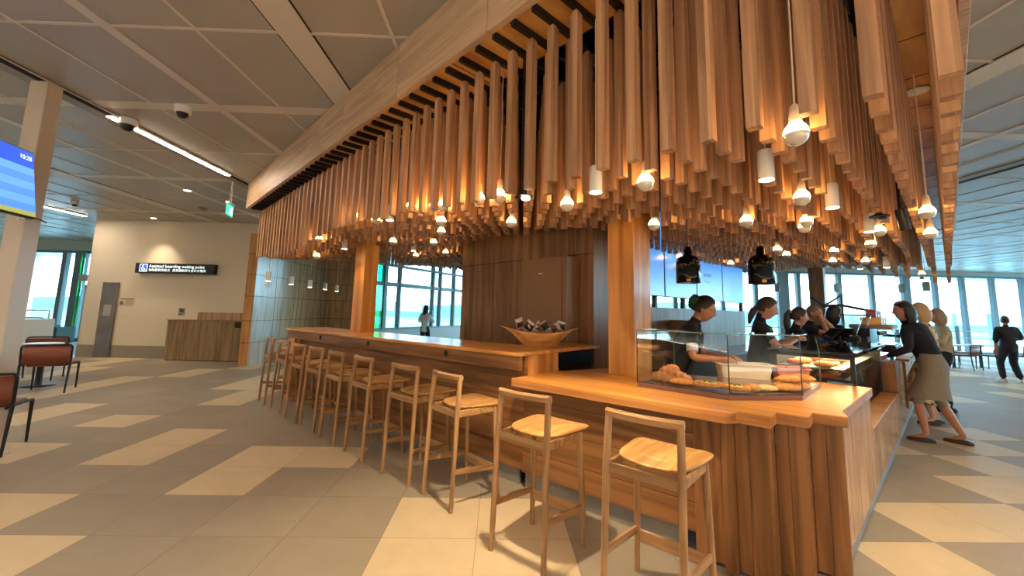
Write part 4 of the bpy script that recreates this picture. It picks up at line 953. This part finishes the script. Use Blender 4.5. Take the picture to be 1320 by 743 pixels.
# pendants in front of the timber wall
for i,(x,y,z) in enumerate(((-4.99,9.0,2.02),(-5.10,10.2,2.02),(-5.21,11.45,2.02),(-5.32,12.7,2.02),(-5.43,13.9,2.02))):
    t=thing('cylinder_pendant','white cylinder pendant before the timber wall, %s of five from the left'%('first','second','third','fourth','fifth')[i],'pendant lamp',WORLD,(x,y,z),0,'white pendants before the timber wall')
    b=MB(); b.lathe([(.055,0),(.056,.005),(.056,.19),(.05,.2),(.006,.205)],18,(x,y,z)); b.build('shade',M['plastic'],t)
    b=MB(); b.lathe([(.05,0),(.05,.005)],18,(x,y,z-.004)); b.build('lens',M['lamp'],t)
    b=MB(); b.tube([(x,y,z+.2),(x,y,CZ)],.005,6); b.build('cord',M['cord'],t)
# small dark pendants in front of the windows on the right
for i,(x,y,z) in enumerate(((11.55,16.8,2.55),(13.6,16.2,2.55),(15.7,15.6,2.55),(16.25,15.2,2.62))):
    t=thing('cylinder_pendant','small grey cylinder pendant against the bright windows, %s of four'%('first','second','third','fourth')[i],'pendant lamp',WORLD,(x,y,z),0,'grey pendants before the right windows')
    b=MB(); b.lathe([(.11,0),(.112,.01),(.112,.34),(.02,.36)],16,(x,y,z)); b.build('shade',M['mull'],t)
    b=MB(); b.tube([(x,y,z+.36),(x,y,CZ)],.006,6); b.build('cord',M['black'],t)

# ------------------------------------------------------------------ café chairs and tables
def make_chair(T,loc,rz,label,mat,group):
    t=thing('cafe_chair',label,'chair',T,loc,rz,group); F=WM[t.name]   # local +y = the way a sitter faces
    b=MB(F)
    R=[]
    for k in range(9):
        a=-1+k/4.; x=a*.265; y=-.235-.035*(1-a*a)
        R.append([(x,y+.012,.47),(x,y-.010,.47),(x*1.02,y-.030,.755),(x*1.02,y-.008,.755)])
    b.loft(R,0,True); b.build('backrest',mat,t)
    b=MB(F); b.bbox(-.235,.235,-.20,.25,.425,.465,.015); b.build('seat',mat,t)
    b=MB(F)
    pts=[(-.24,-.225,.44),(-.285,-.24,.50),(-.292,-.262,.74),(-.27,-.272,.775)]+[(-.27+.54*k/8.,-.272-.03*(1-(k/4.-1)**2),.778) for k in range(1,8)]+[(.27,-.272,.775),(.292,-.262,.74),(.285,-.24,.50),(.24,-.225,.44)]
    b.tube(pts,.015,8); b.tube([(-.285,-.24,.47),(.285,-.24,.47)],.011,8)
    for s in (-1,1): b.tube([(s*.285,-.24,.47),(s*.27,.24,.44)],.014,8)
    b.tube([(-.27,.24,.43),(.27,.24,.43)],.012,8); b.build('frame',M['black'],t)
    for s in (-1,1):
        b=MB(F); b.tube([(s*.285,-.245,.47),(s*.275,-.285,0)],[.018,.012],8); b.build('leg',M['black'],t)
        b=MB(F); b.tube([(s*.268,.245,.44),(s*.265,.265,0)],[.018,.012],8); b.build('leg',M['black'],t)
    return t
def make_table(T,loc,label,group,r=.36):
    t=thing('cafe_table',label,'table',T,loc,0,group); F=WM[t.name]
    b=MB(F); b.lathe([(r-.01,.715),(r,.72),(r,.737),(r-.006,.742)],32); b.build('table_top',M['plastic'],t)
    b=MB(F); b.lathe([(.05,.014),(.045,.05),(.045,.66),(.12,.714)],16); b.build('pedestal',M['black'],t)
    b=MB(F); b.lathe([(.23,0),(.23,.008),(.05,.0135)],28); b.build('foot_plate',M['steeld'],t); return t
GL='rust chairs on the left'
make_chair(WORLD,(-5.10,4.38,0),math.radians(30),'rust chair with black frame cut off by the left edge, nearest the camera',M['rust'],GL)
make_chair(WORLD,(-7.46,7.27,0),math.radians(30),'rust backed chair with black frame seen from behind, right of the white column foot',M['rust'],GL)
make_chair(WORLD,(-8.75,8.3,0),math.radians(210),'rust chair facing the camera on the far side of the small round table',M['rust'],GL)
make_table(WORLD,(-8.1,7.72,0),'small round table with a black pedestal between the two left rust chairs','small tables',.25)
GR='rust chairs on the right'
for x,y,r,lab in ((14.35,13.55,205,'rust chair by the right windows, leftmost of the row'),(14.62,12.72,20,'rust chair seen from behind, second of the row by the right windows'),(15.55,12.75,10,'rust chair seen from behind, left of the man in black'),(16.6,12.9,15,'rust chair partly hidden by the man in black'),(15.95,14.15,190,'rust chair across the table left of the man in black')):
    make_chair(WORLD,(x,y,0),math.radians(r),lab,M['rust'],GR)
for x,y,lab in ((14.05,12.95,'dark legged table at the left end of the right-hand chair row'),(14.95,13.35,'dark legged table between the rust chairs by the right windows'),(16.0,13.45,'dark legged table in front of the man in black')):
    make_table(WORLD,(x,y,0),lab,'tables by the right windows')
# balustrade by the right windows
t=thing('balustrade','low metal balustrade along the right windows behind the rust chairs','railing',WORLD,(20,17.5,0))
b=MB()
for z in (.78,1.07): b.tube([(9.5,17.5,z),(29,17.5,z)],.022,8)
b.build('rail',M['steel'],t)
for x in (10,12.4,14.8,17.2,19.9,21.8,24.5,27): b=MB(); b.bbox(x-.05,x+.05,17.45,17.55,0,1.3 if x in(19.9,21.8) else 1.1,.005); b.build('post',M['mull'],t)
# left end: white counter with a rail, green armchairs
t=thing('white_counter','low white counter with a pale rail in front of the far left windows','counter',WORLD,(-13.5,11.8,0))
b=MB(); b.bbox(-14.6,-12.7,11.2,12.3,.0,.98,.01); b.build('body',M['plastic'],t)
b=MB(); b.tube([(-14.5,11.3,.98),(-14.5,11.3,1.22),(-12.8,11.3,1.22),(-12.8,11.3,.98)],.02,8); b.tube([(-12.8,11.3,1.22),(-12.8,12.2,1.22),(-12.8,12.2,.98)],.02,8); b.build('rail',M['plastic'],t)
def armchair(x,y,rz,lab):
    t=thing('armchair',lab,'armchair',WORLD,(x,y,0),rz,'green armchairs by the left windows'); F=WM[t.name]
    b=MB(F); b.bbox(-.45,.45,-.42,.42,.12,.44,.05); b.build('seat',M['sofa'],t)
    b=MB(F); b.bbox(-.46,.46,-.46,-.26,.44,.92,.06); b.build('backrest',M['sofa'],t)
    for s in (-1,1):
        b=MB(F); b.bbox(s*.46-.08,s*.46+.08,-.42,.42,.12,.64,.04); b.build('armrest',M['sofa'],t)
        for s2 in (-1,1): b=MB(F); b.tube([(s*.38,s2*.35,0),(s*.38,s2*.35,.12)],.022,8); b.build('leg',M['black'],t)
armchair(-14.9,14.2,.2,'green armchair by the left windows, seen from behind, nearer one'); armchair(-16.1,14.9,.3,'green armchair by the left windows, the further one')
# ------------------------------------------------------------------ people
SK=dict(a=pbr('skin_fair',(206,152,124),.5,noise=.05,nscale=20),b=pbr('skin_tan',(188,132,102),.5,noise=.05,nscale=20),c=pbr('skin_warm',(176,122,92),.5,noise=.05,nscale=20))
LIP=pbr('lips',(158,84,76),.45); EYEW=pbr('eye_white',(228,224,218),.3); IRIS=pbr('iris',(40,28,22),.2)
CL=dict(black=pbr('cloth_black',(24,24,27),.85,noise=.2,nscale=30),apron=pbr('apron_black',(34,33,33),.8,noise=.15,nscale=40),knit=pbr('knit_navy',(17,18,25),.9,noise=.2,nscale=60),skirt=pbr('skirt_grey',(128,118,106),.85,noise=.08,nscale=60),jean=pbr('trousers_dark',(26,27,31),.85),beige=pbr('top_beige',(176,160,134),.85,noise=.2,nscale=14),white=pbr('shirt_white',(228,232,232),.8),shoe=pbr('shoe_brown',(52,30,24),.5),shoeb=pbr('shoe_black',(18,18,18),.5),shoew=pbr('shoe_pale',(188,170,160),.6),green=pbr('hair_band_green',(18,74,46),.7))
HR=dict(black=pbr('hair_black',(20,16,15),.45,noise=.3,nscale=60),brown=pbr('hair_brown',(58,42,34),.5,noise=.3,nscale=60),blond=pbr('hair_blond',(196,160,116),.5,noise=.2,nscale=60),grey=pbr('hair_sandy',(160,134,104),.5,noise=.2,nscale=60),bald=pbr('stubble',(120,96,80),.6))
def floral():
    m,nt,b=_new('floral_dress'); N=nt.nodes; L=nt.links
    tc=N.new('ShaderNodeTexCoord'); v=N.new('ShaderNodeTexVoronoi'); v.inputs['Scale'].default_value=15; n=N.new('ShaderNodeTexNoise'); n.inputs['Scale'].default_value=11; n.inputs['Detail'].default_value=4
    L.new(tc.outputs['Object'],v.inputs['Vector']); L.new(tc.outputs['Object'],n.inputs['Vector'])
    r=N.new('ShaderNodeValToRGB'); e=r.color_ramp.elements; e[0].position=.40; e[0].color=(*lin((226,212,188)),1); e[1].position=.62; e[1].color=(*lin((64,66,62)),1); k=e.new(.53); k.color=(*lin((190,176,146)),1)
    L.new(n.outputs['Fac'],r.inputs[0]); L.new(r.outputs[0],b.inputs['Base Color']); b.inputs['Roughness'].default_value=.85; return m
CL['floral']=floral()

def ik(S,T,l1,l2,pole):
    S=Vector(S); T=Vector(T); d=T-S; D=min(d.length,(l1+l2)*.995); d.normalize()
    a=(l1*l1-l2*l2+D*D)/(2*D); h=math.sqrt(max(0,l1*l1-a*a)); pl=Vector(pole); pl=(pl-d*pl.dot(d)).normalized()
    return S+d*a+pl*h, S+d*D
def skin(chains,root=0,sub=1):
    """one continuous surface grown round a skeleton; chains = list of [(point, radius or (rx,ry))...]; equal points are shared"""
    vs=[];rad=[];ed=[];key={}
    for c in chains:
        prev=None
        for p,r in c:
            k=tuple(round(x,4) for x in p)
            if k not in key: key[k]=len(vs); vs.append(Vector(p)); rad.append(r if isinstance(r,tuple) else (r,r))
            i=key[k]
            if prev is not None and prev!=i: ed.append((prev,i))
            prev=i
    me=bpy.data.meshes.new('skin'); me.from_pydata(vs,ed,[]); ob=bpy.data.objects.new('skin',me); COL.objects.link(ob)
    md=ob.modifiers.new('s','SKIN'); md.use_smooth_shade=True
    if not me.skin_vertices: bpy.context.view_layer.objects.active=ob
    for i,sv in enumerate(me.skin_vertices[0].data): sv.radius=rad[i]; sv.use_root=(i==root)
    sd=ob.modifiers.new('b','SUBSURF'); sd.levels=sub; sd.render_levels=sub
    dg=bpy.context.evaluated_depsgraph_get(); ev=ob.evaluated_get(dg); m2=bpy.data.meshes.new_from_object(ev)
    V=[v.co.copy() for v in m2.vertices]; Fc=[list(p.vertices) for p in m2.polygons]
    bpy.data.objects.remove(ob); bpy.data.meshes.remove(me); bpy.data.meshes.remove(m2)
    return V,Fc
def hand(W,direc,palmn,s,side,curl=.5,spread=.16):
    """five finger chains rooted in the palm; W wrist, direc forearm direction, palmn palm normal"""
    d=Vector(direc).normalized(); n=Vector(palmn); n=(n-d*n.dot(d)).normalized(); x=d.cross(n)*side
    out=[]; pc=W+d*.045*s
    out.append([(W,.024*s),(pc,(.030*s)),(W+d*.075*s,.026*s)]); kn=W+d*.075*s
    for i,(o,L) in enumerate(((-.030,.068),(-.011,.078),(.009,.074),(.028,.058))):
        b0=W+d*.086*s+x*o*s; ch=[(kn,.026*s),(b0,.0105*s)]; p=b0; dd=(d+x*o*spread*6).normalized()
        for j,f in enumerate((.46,.30,.24)):
            ang=curl*(.45+.5*j); v=(dd*math.cos(ang)+n*math.sin(ang)).normalized(); p=p+v*L*f*s; ch.append((p,(.0098,.0088,.0074)[j]*s))
        out.append(ch)
    t0=pc-x*.028*s; t1=t0+(d*.6-x*.75+n*.35).normalized()*.036*s; t2=t1+(d*.9-x*.2+n*.5).normalized()*.028*s
    out.append([(pc,.030*s),(t0,.0145*s),(t1,.0115*s),(t2,.0085*s)])
    return out
def headfn(rx,ry,rz):
    def fn(d,P):
        p=Vector(P)
        if d.z<0:
            k=-d.z; p.x*=1-.38*k**1.3; p.y=p.y*(1-.30*k)+.022*k if d.y>-.2 else p.y*(1-.45*k)
        g=lambda x0,z0,sx,sz: math.exp(-((d.x-x0)/sx)**2-((d.z-z0)/sz)**2) if d.y>0 else 0
        p.y+=.026*g(0,-.16,.13,.17)+.010*g(0,.02,.09,.16)      # nose
        p.y-=.012*(g(.36,.08,.2,.12)+g(-.36,.08,.2,.12))         # eye sockets
        p.y+=.007*g(0,.26,.5,.1)+.007*g(0,-.48,.24,.09)+.011*g(0,-.80,.3,.16)  # brow, lips, chin
        p.y+=.006*(g(.45,-.2,.2,.2)+g(-.45,-.2,.2,.2))
        return p
    return fn
def person(label,loc,heading,H=1.68,skinm='a',hair='black',style='bun',lean=0,twist=0,side_lean=0,head=(0,0),armL=None,armR=None,feet=((-.1,0),(.1,0)),outfit='staff',fem=True,curl=.5,gaze=0,hide_low=False,poleL=(-.6,-.7,-.2),poleR=(.6,-.7,-.2),palm=(0,0,-1),shoe='shoeb',seat=None):
    """local frame: +y forward, +x the person's right"""
    s=H/1.70; F=frame(-math.radians(heading),loc); t=thing('person',label,'person',F,(0,0,0)); sk=SK[skinm]
    hipc=Vector((0,seat or 0,.93*s)); Rl=Matrix.Rotation(math.radians(-lean),3,'X')@Matrix.Rotation(math.radians(side_lean),3,'Y')@Matrix.Rotation(math.radians(-twist),3,'Z')
    up_=lambda x,y,z: hipc+Rl@Vector((x*s,y*s,z*s))
    wst=up_(0,0,.16); ch=up_(0,.005,.33); nb=up_(0,-.005,.50); 
    sw=.165 if fem else .195
    shL=up_(-sw,-.005,.455); shR=up_(sw,-.005,.455)
    Rh=Matrix.Rotation(math.radians(-lean*.55),3,'X')@Matrix.Rotation(math.radians(-head[0]),3,'Z')@Matrix.Rotation(math.radians(-head[1]),3,'X')
    nk=nb+Matrix.Rotation(math.radians(-lean*.8-6),3,'X')@Vector((0,0,.075*s)); hc=nk+Rh@Vector((0,.022*s,.115*s))
    C=[[(hipc,.125*s),(wst,(.115 if fem else .13)*s),(ch,(.128 if fem else .145)*s),(nb,.062*s),(nk,.052*s),(hc,.055*s)]]
    arms={}
    for sd,sh,tg,pole in ((-1,shL,armL,poleL),(1,shR,armR,poleR)):
        if tg is None: tg=tuple(sh+Vector((sd*.05*s,.04*s,-.53*s)))
        e,wr=ik(sh,tg,.285*s,.25*s,pole); arms[sd]=(sh,e,wr)
        m1=sh.lerp(e,.5); m2=e.lerp(wr,.45)
        C.append([(ch,.128*s),(sh,.062*s),(m1,.050*s),(e,.041*s),(m2,.038*s),(wr,.027*s)])
        C+= hand(wr,wr-e,palm,s,sd,curl)
    legs={}
    for sd,ft in ((-1,feet[0]),(1,feet[1])):
        hp=hipc+Vector((sd*.092*s,0,-.03*s)); an=Vector((ft[0],ft[1],.085*s)); k,an=ik(hp,an,.425*s,.43*s,(0,1,.05)); legs[sd]=(hp,k,an)
        cf=k.lerp(an,.3); C.append([(hipc,.125*s),(hp,.10*s),(hp.lerp(k,.45),.080*s),(k,.056*s),(cf,.055*s),(an,.034*s)])
        fd=Vector((ft[2] if len(ft)>2 else 0,1,0)).normalized()
        C.append([(an,.034*s),(an+fd*.10*s+Vector((0,0,-.045*s)),.034*s),(an+fd*.165*s+Vector((0,0,-.06*s)),.022*s)])
    V,Fc=skin(C,0,1)
    b=MB(F); b.add(V,Fc,0,True)
    tm,fr_,bm=dict(staff=(CL['black'],.28,CL['jean']),skirt=(CL['knit'],.95,CL['skirt']),dress=(CL['floral'],.12,CL['floral']),beige=(CL['beige'],.6,CL['jean']),white=(CL['white'],.9,CL['jean']),man=(CL['black'],.62,CL['jean']))[outfit]
    segs=[(hipc,wst,.12,2),(wst,ch,.125,2),(ch,nb,.11,2),(nb,hc,.055,0)]
    for sd in (-1,1):
        sh,e,wr=arms[sd]; segs.append((ch,sh,.08,2))
        if fr_<=.5: m=sh.lerp(e,fr_*2); segs+=[(sh,m,.05,2),(m,e,.045,0),(e,wr,.035,0)]
        else: m=e.lerp(wr,(fr_-.5)*2); segs+=[(sh,e,.05,2),(e,m,.036,2),(m,wr,.03,0)]
        segs.append((wr,wr+(wr-e).normalized()*.2,.04,0))
        hp,k,an=legs[sd]; segs+=[(hipc,hp,.11,3),(hp,k,.08,3),(k,an,.05,0 if outfit in('skirt','dress') else 3),(an,an+Vector((0,.1,-.06)),.04,0)]
    for i,f in enumerate(b.f):
        c=sum((b.v[j] for j in f),Vector())/len(f); best=9
        for p0,p1,r,mi in segs:
            d=p1-p0; u=max(0,min(1,(c-p0).dot(d)/max(1e-9,d.length_squared))); q=(c-p0-d*u).length/r
            if q<best: best=q; b.mi[i]=mi
    hr=(.080*s,.102*s,.126*s); Mh=Matrix.Translation(hc)@Rh.to_4x4()
    n0=len(b.f); b.sph((0,0,0),hr,36,0,Mh,headfn(*hr))
    for i in range(n0,len(b.f)):
        q=Mh.inverted()@(sum((b.v[j] for j in b.f[i]),Vector())/len(b.f[i])); dx,dz=q.x/hr[0],q.z/hr[2]
        if q.y>0 and abs(dx)<.27 and -.57<dz<-.40: b.mi[i]=1
    for sx in (-1,1): b.sph((sx*hr[0]*.98,-.005*s,-.008*s),(.010*s,.020*s,.032*s),12,0,Mh)
    b.build('body',[sk,LIP,tm,bm],t)
    b=MB(F@Mh)
    for sx in (-1,1): b.sph((sx*.028*s,.078*s,.010*s),(.0125*s,.0105*s,.0075*s),10,0); b.sph((sx*.028*s,.0868*s,.009*s),(.0055*s,.003*s,.0062*s),8,1)
    b.build('eyes',[EYEW,IRIS],t)
    b=MB(F@Mh)
    for sx in (-1,1): b.tube([(sx*.012*s,.0945*s,.030*s),(sx*.03*s,.0925*s,.036*s),(sx*.048*s,.080*s,.031*s)],[.003*s,.004*s,.002*s],6)
    b.build('eyebrows',HR['brown'] if hair!='blond' else HR['grey'],t)
    # hair
    b=MB(F@Mh); hs=(hr[0]*1.10,hr[1]*1.10,hr[2]*1.09)
    if style=='bald': hs=(hr[0]*1.02,hr[1]*1.02,hr[2]*1.015)
    rings=[]; hm=HR[hair]
    def line(d):   # how low the hair reaches for a direction round the head
        f=d.y/max(1e-6,math.hypot(d.x,d.y))
        if style in('long','bob'): return -.75 if f<.45 else (.18+.42*(f-.45)/.55)
        return -.42 if f<-.1 else (-.42+.92*(f+.1)/.75 if f<.65 else .50+.12*(f-.65)/.35)
    N=40
    for j in range(13):
        row=[]
        for k in range(N):
            ph=2*PI*k/N; d0=Vector((math.cos(ph),math.sin(ph),0)); lo=math.asin(max(-.95,min(.95,line(d0)))); th=lo+(PI/2-1e-3-lo)*j/12.
            wv=1+.012*math.sin(ph*17+j); e=1 if j>0 else .95
            row.append((hs[0]*wv*e*math.cos(th)*math.cos(ph),hs[1]*wv*e*math.cos(th)*math.sin(ph)-.004,hs[2]*math.sin(th)+.002))
        rings.append(row)
    b.loft(rings,0,True,True,True)
    if style=='bun':
        b.sph((0,-.100*s,.035*s),(.070*s,.045*s,.066*s),18,0,None,lambda d,P: P*(1+.06*math.sin(d.x*14+d.z*9)))
    if style=='pony':
        b.tube([(0,-.09*s,.045*s),(0,-.135*s,.045*s),(0,-.155*s,-.01*s),(0,-.15*s,-.10*s),(0,-.13*s,-.20*s),(0,-.12*s,-.26*s)],[.02*s,.028*s,.040*s,.042*s,.032*s,.008*s],14)
    if style=='low':
        b.tube([(0,-.09*s,-.03*s),(0,-.115*s,-.07*s),(.0,-.115*s,-.15*s),(0,-.10*s,-.24*s)],[.03*s,.036*s,.034*s,.012*s],14)
    if style in('long','bob'):
        Lh=-.30*s if style=='long' else -.16*s; R=[]
        for j in range(8):
            z=.02*s+(Lh-.02*s)*j/7.; row=[]
            for k in range(25):
                ph=math.radians(165+(-330+360+0)*0)+math.radians(-15-0)+math.radians(210)*k/24.+math.radians(15-0)*0; ph=math.radians(165)+math.radians(210)*k/24.
                w=1+.10*math.sin(j/7.*PI)-.25*(j/7.)**3; row.append((hs[0]*w*math.cos(ph)*1.03,hs[1]*w*math.sin(ph)*1.05-.006,z+.006*math.sin(k*2.1)))
            R.append(row)
        inner=[[(x*.86,y*.86+.004,z) for x,y,z in r] for r in R]
        rr=[o+i[::-1] for o,i in zip(R,inner)]
        b.loft(rr,0,True)
    b.build('hair',hm,t)
    if style=='bun':
        b=MB(F@Mh); b.sph((0,-.118*s,.03*s),(.074*s,.042*s,.072*s),22,0,None,lambda d,P:P*(1+.10*math.sin(d.x*11+d.z*13)+.05*math.sin(d.z*25))); b.build('hair_band',CL['green'],t)
    if style=='pony':
        b=MB(F@Mh); b.lathe([(.026*s,-.01),(.03*s,0),(.026*s,.01)],12,(0,0,0),0,True,Matrix.Translation((0,-.118*s,.048*s))@Matrix.Rotation(PI/2,4,'X')); b.build('hair_tie',CL['white'],t)
    if label.find('glasses')>=0:
        b=MB(F@Mh)
        for sx in (-1,1):
            b.tube([(sx*.030*s+.024*s*math.cos(a),.098*s-.010*abs(math.cos(a))*0,.006*s+.018*s*math.sin(a)) for a in [2*PI*k/16 for k in range(17)]],.0022*s,6); b.tube([(sx*.054*s,.096*s,.012*s),(sx*.078*s,.03*s,.012*s),(sx*.079*s,-.01*s,.006*s)],.0022*s,6)
        b.tube([(-.008*s,.100*s,.008*s),(.008*s,.100*s,.008*s)],.002*s,6); b.build('glasses',M['black'],t)
    # clothes: inflated surfaces over the body, ending at cuffs and hems
    def sleeve(sd,f,g):
        sh,e,wr=arms[sd]
        c=[(ch,(.128 if fem else .145)*s+g),(sh,.062*s+g)]
        if f<=.5: c.append((sh.lerp(e,f*2),.052*s+g))
        else: c+=[(sh.lerp(e,.5),.050*s+g),(e,.043*s+g)]+([(e.lerp(wr,(f-.5)*2),.031*s+g)] if f>.5 else [])
        return c
    def top(mat,f,g=.010,low=.02,name='shirt'):
        lowp=hipc+Rl@Vector((0,0,low*s))
        c=[[(hipc+Rl@Vector((0,0,(low-.10)*s)),.118*s+g),(lowp,.132*s+g),(wst,(.115 if fem else .13)*s+g),(ch,(.128 if fem else .145)*s+g),(nb+(nk-nb)*.15,.060*s+g)]]
        c+=[sleeve(-1,f,g),sleeve(1,f,g)]
        V,Fc=skin(c,0,1); b=MB(F); b.add(V,Fc,0,True); return b.build(name,mat,t)
    def trousers(mat,g=.010,to=1.):
        c=[[(wst,(.115 if fem else .13)*s+g*.6),(hipc,.125*s+g)]]
        for sd in (-1,1):
            hp,k,an=legs[sd]; c.append([(hipc,.125*s+g),(hp,.10*s+g),(hp.lerp(k,.45),.082*s+g),(k,.062*s+g),(k.lerp(an,.5),.058*s+g),(k.lerp(an,.97),.050*s+g)])
        V,Fc=skin(c,1,1); b=MB(F); b.add(V,Fc,0,True); b.build('trousers',mat,t)
    def tube_skirt(mat,z0,z1,r0,r1,name='skirt',flare=0.):
        R=[]; n=12
        (h1,k1,a1),(h2,k2,a2)=legs[-1],legs[1]
        def axis(z):
            pts=[]
            for hp,k,an in (legs[-1],legs[1]):
                if z>=hp.z: pts.append(Vector((hp.x*.0,hp.y,z)) if z<=hipc.z+.02 else hipc+Rl@Vector((0,0,(z-hipc.z))))
                elif z>=k.z: pts.append(hp.lerp(k,(hp.z-z)/(hp.z-k.z)))
                else: pts.append(k.lerp(an,(k.z-z)/max(1e-3,k.z-an.z)))
            return pts
        for j in range(n):
            z=z0+(z1-z0)*j/(n-1.); a,c=axis(z); m=(a+c)/2; hx=abs(a.x-c.x)/2; hy=abs(a.y-c.y)/2; f=j/(n-1.)
            rr=r0+(r1-r0)*math.sin(min(1,f*2.2)*PI/2)+flare*f; row=[]
            for k in range(28):
                an=2*PI*k/28; row.append((m.x+(rr*1.12+hx*.35*f)*math.cos(an)*(1+.02*f*math.sin(an*7)),m.y+(rr*.92+hy*.75*f)*math.sin(an)*(1+.02*f*math.sin(an*5)),z))
            R.append(row)
        b=MB(F); b.loft(R,0,True); b.build(name,mat,t)
    def shoes(mat,flat=False):
        for sd,ft in ((-1,feet[0]),(1,feet[1])):
            an=legs[sd][2]; fx=ft[2] if len(ft)>2 else 0; a=math.atan2(fx,1)
            T=F@Matrix.Translation((an.x,an.y,0))@Matrix.Rotation(-a,4,'Z'); b=MB(T); zt=an.z-.085*s
            b.T=T@Matrix.Translation((0,0,zt)); h=.05 if flat else .085
            def sole(z,k): return [(.045*s*k*math.copysign(abs(math.cos(q))**.8,math.cos(q)),.055*s+.135*s*k*math.sin(q),z) for q in [2*PI*i/18 for i in range(18)]]
            b.loft([sole(.001,.94),sole(.02,1),sole(h*.7*s,.92),sole(h*s,.6)],0,True); b.build('shoe',mat,t)
    if outfit=='staff':
        top(CL['black'],.28); trousers(CL['jean']); shoes(CL['shoeb'])
        R=[]
        for j in range(9):
            f=j/8.; z=.36-.62*f; wdt=(.10+.075*min(1,f*3))*s; y0=(.145+.012*math.sin(f*3))*s; row=[]
            for k in range(9):
                x=-1+k/4.; base_=hipc+(Rl@Vector((x*wdt,y0*(1-.28*x*x),z*s)) if z>-.02 else Rl@Vector((x*wdt,y0*(1-.28*x*x),-.02*s))+Vector((0,0,(z+.02)*s)))
                row.append(base_)
            R.append(row+[p-Vector((0,.006,0)) for p in row[::-1]])
        b=MB(F); b.loft(R,0,True); b.build('apron',CL['apron'],t)
        b=MB(F)
        for sx in (-1,1): b.tube([up_(sx*.09,.135,.36),up_(sx*.085,.10,.46),up_(sx*.055,.0,.525)],.008*s,6)
        b.build('apron_strap',CL['apron'],t)
    elif outfit=='skirt':
        top(CL['knit'],.95,.012,.03,'cardigan'); tube_skirt(CL['skirt'],hipc.z+.13*s,.52*s,.132*s,.150*s); shoes(CL['shoe'],True)
    elif outfit=='dress':
        tube_skirt(CL['floral'],hipc.z+.16*s,.30*s,.12*s,.165*s,'dress_skirt',.05)
        lowp=hipc+Rl@Vector((0,0,.05*s)); V,Fc=skin([[(lowp,.135*s),(wst,.125*s),(ch,.138*s),(nb,.07*s)],[(ch,.138*s),(shL,.066*s)],[(ch,.138*s),(shR,.066*s)]],0,1); b=MB(F); b.add(V,Fc,0,True); b.build('dress_bodice',CL['floral'],t); shoes(CL['shoe'],True)
    elif outfit=='beige':
        top(CL['beige'],.6,.02,-.05,'blouse'); trousers(CL['jean']); shoes(CL['shoeb'])
    elif outfit=='white':
        top(CL['white'],.9,.02,-.05,'shirt'); trousers(CL['jean']); shoes(CL['shoeb'])
    elif outfit=='man':
        top(CL['black'],.62,.022,-.06,'shirt'); trousers(CL['jean'],.02); shoes(CL[shoe])
    return t,F,Mh,s,arms,up_
def at(p,q): v=CAN@Vector((p,q,0)); return (v.x,v.y,0)
# 1 leaning staff member behind the pastry case
R1=person('person with glasses and a green hair band leaning over tubs behind the pastry case',(1.785,4.25,0),112,1.72,'b','black','bun',25,0,0,(6,10),(.05,.50,1.10),(.26,.42,1.10),((-.12,0),(.12,-.05)),'staff',True,.9,poleR=(.35,-.8,-.45))
t,F,Mh,s,arms,up_=R1
sh,e,wr=arms[1]; m=sh.lerp(e,.68); b=MB(F); dx=(e-sh).normalized()
b.tube([m-dx*.035,m+dx*.035],.053*s,14); b.build('arm_dressing',pbr('dressing',(214,214,222),.3,noise=.15,nscale=60),t)
# 2
person('person in black looking down, hair tied back, behind the refrigerated case',(2.98,4.72,0),118,1.70,'a','brown','low',4,0,0,(0,20),(-.08,.34,1.26),(.10,.34,1.25),((-.1,0),(.1,0)),'staff',True,.8)
# 3
person('person in black with a pony tail and white hair tie, looking to the right',(3.92,5.46,0),106,1.60,'a','brown','pony',6,0,0,(0,6),None,None,((-.1,0),(.1,0)),'staff',True,.6)
# 4
person('bald person in black holding both hands up in front of the face',(4.53,6.02,0),140,1.66,'c','bald','bald',6,0,0,(0,12),(-.05,.20,1.50),(.09,.22,1.47),((-.1,0),(.1,0)),'staff',False,.9,poleL=(-.5,.4,-.8),poleR=(.5,.4,-.8))
# 5
person('person in black with long dark hair by the coffee counter, turned to the right',(5.20,6.36,0),95,1.655,'b','black','bob',3,0,0,(0,2),(-.12,.32,1.06),(.12,.32,1.06),((-.1,0),(.1,0)),'staff',True,.6)
# 6 customers
person('person in a dark cardigan and grey skirt leaning on the order shelf',(5.49,5.14,0),318,1.74,'c','black','bob',20,24,0,(-30,-4),(-.30,.42,1.03),None,((-.07,.12),(.17,-.20,.2)),'skirt',True,.5)
person('person with blond hair in a pale floral dress behind the leaning woman',(6.42,6.05,0),300,1.72,'a','blond','bob',4,0,0,(10,0),(-.15,.25,1.05),None,((-.08,.05),(.08,-.04)),'dress',True,.4)
person('person in a loose beige top with sandy hair, furthest back at the order counter',(7.55,6.9,0),300,1.66,'a','grey','bob',0,0,0,(0,0),(-.15,.30,1.10),(.15,.3,1.1),((-.1,0),(.1,0)),'beige',True,.6)
person('person in a black shirt and dark trousers standing by the right windows',(12.95,10.25,0),20,1.62,'c','brown','short',0,0,0,(30,0),None,(.26,.30,1.02),((-.16,0,-.3),(.2,.05,.3)),'man',False,.5,shoe='shoew')
person('person in a white shirt with dark hair seen through the bar opening against the window',(-2.45,13.9,0),10,1.58,'a','black','long',0,0,0,(40,0),(-.1,.28,1.15),(.1,.28,1.12),((-.1,0),(.1,0)),'white',True,.6)
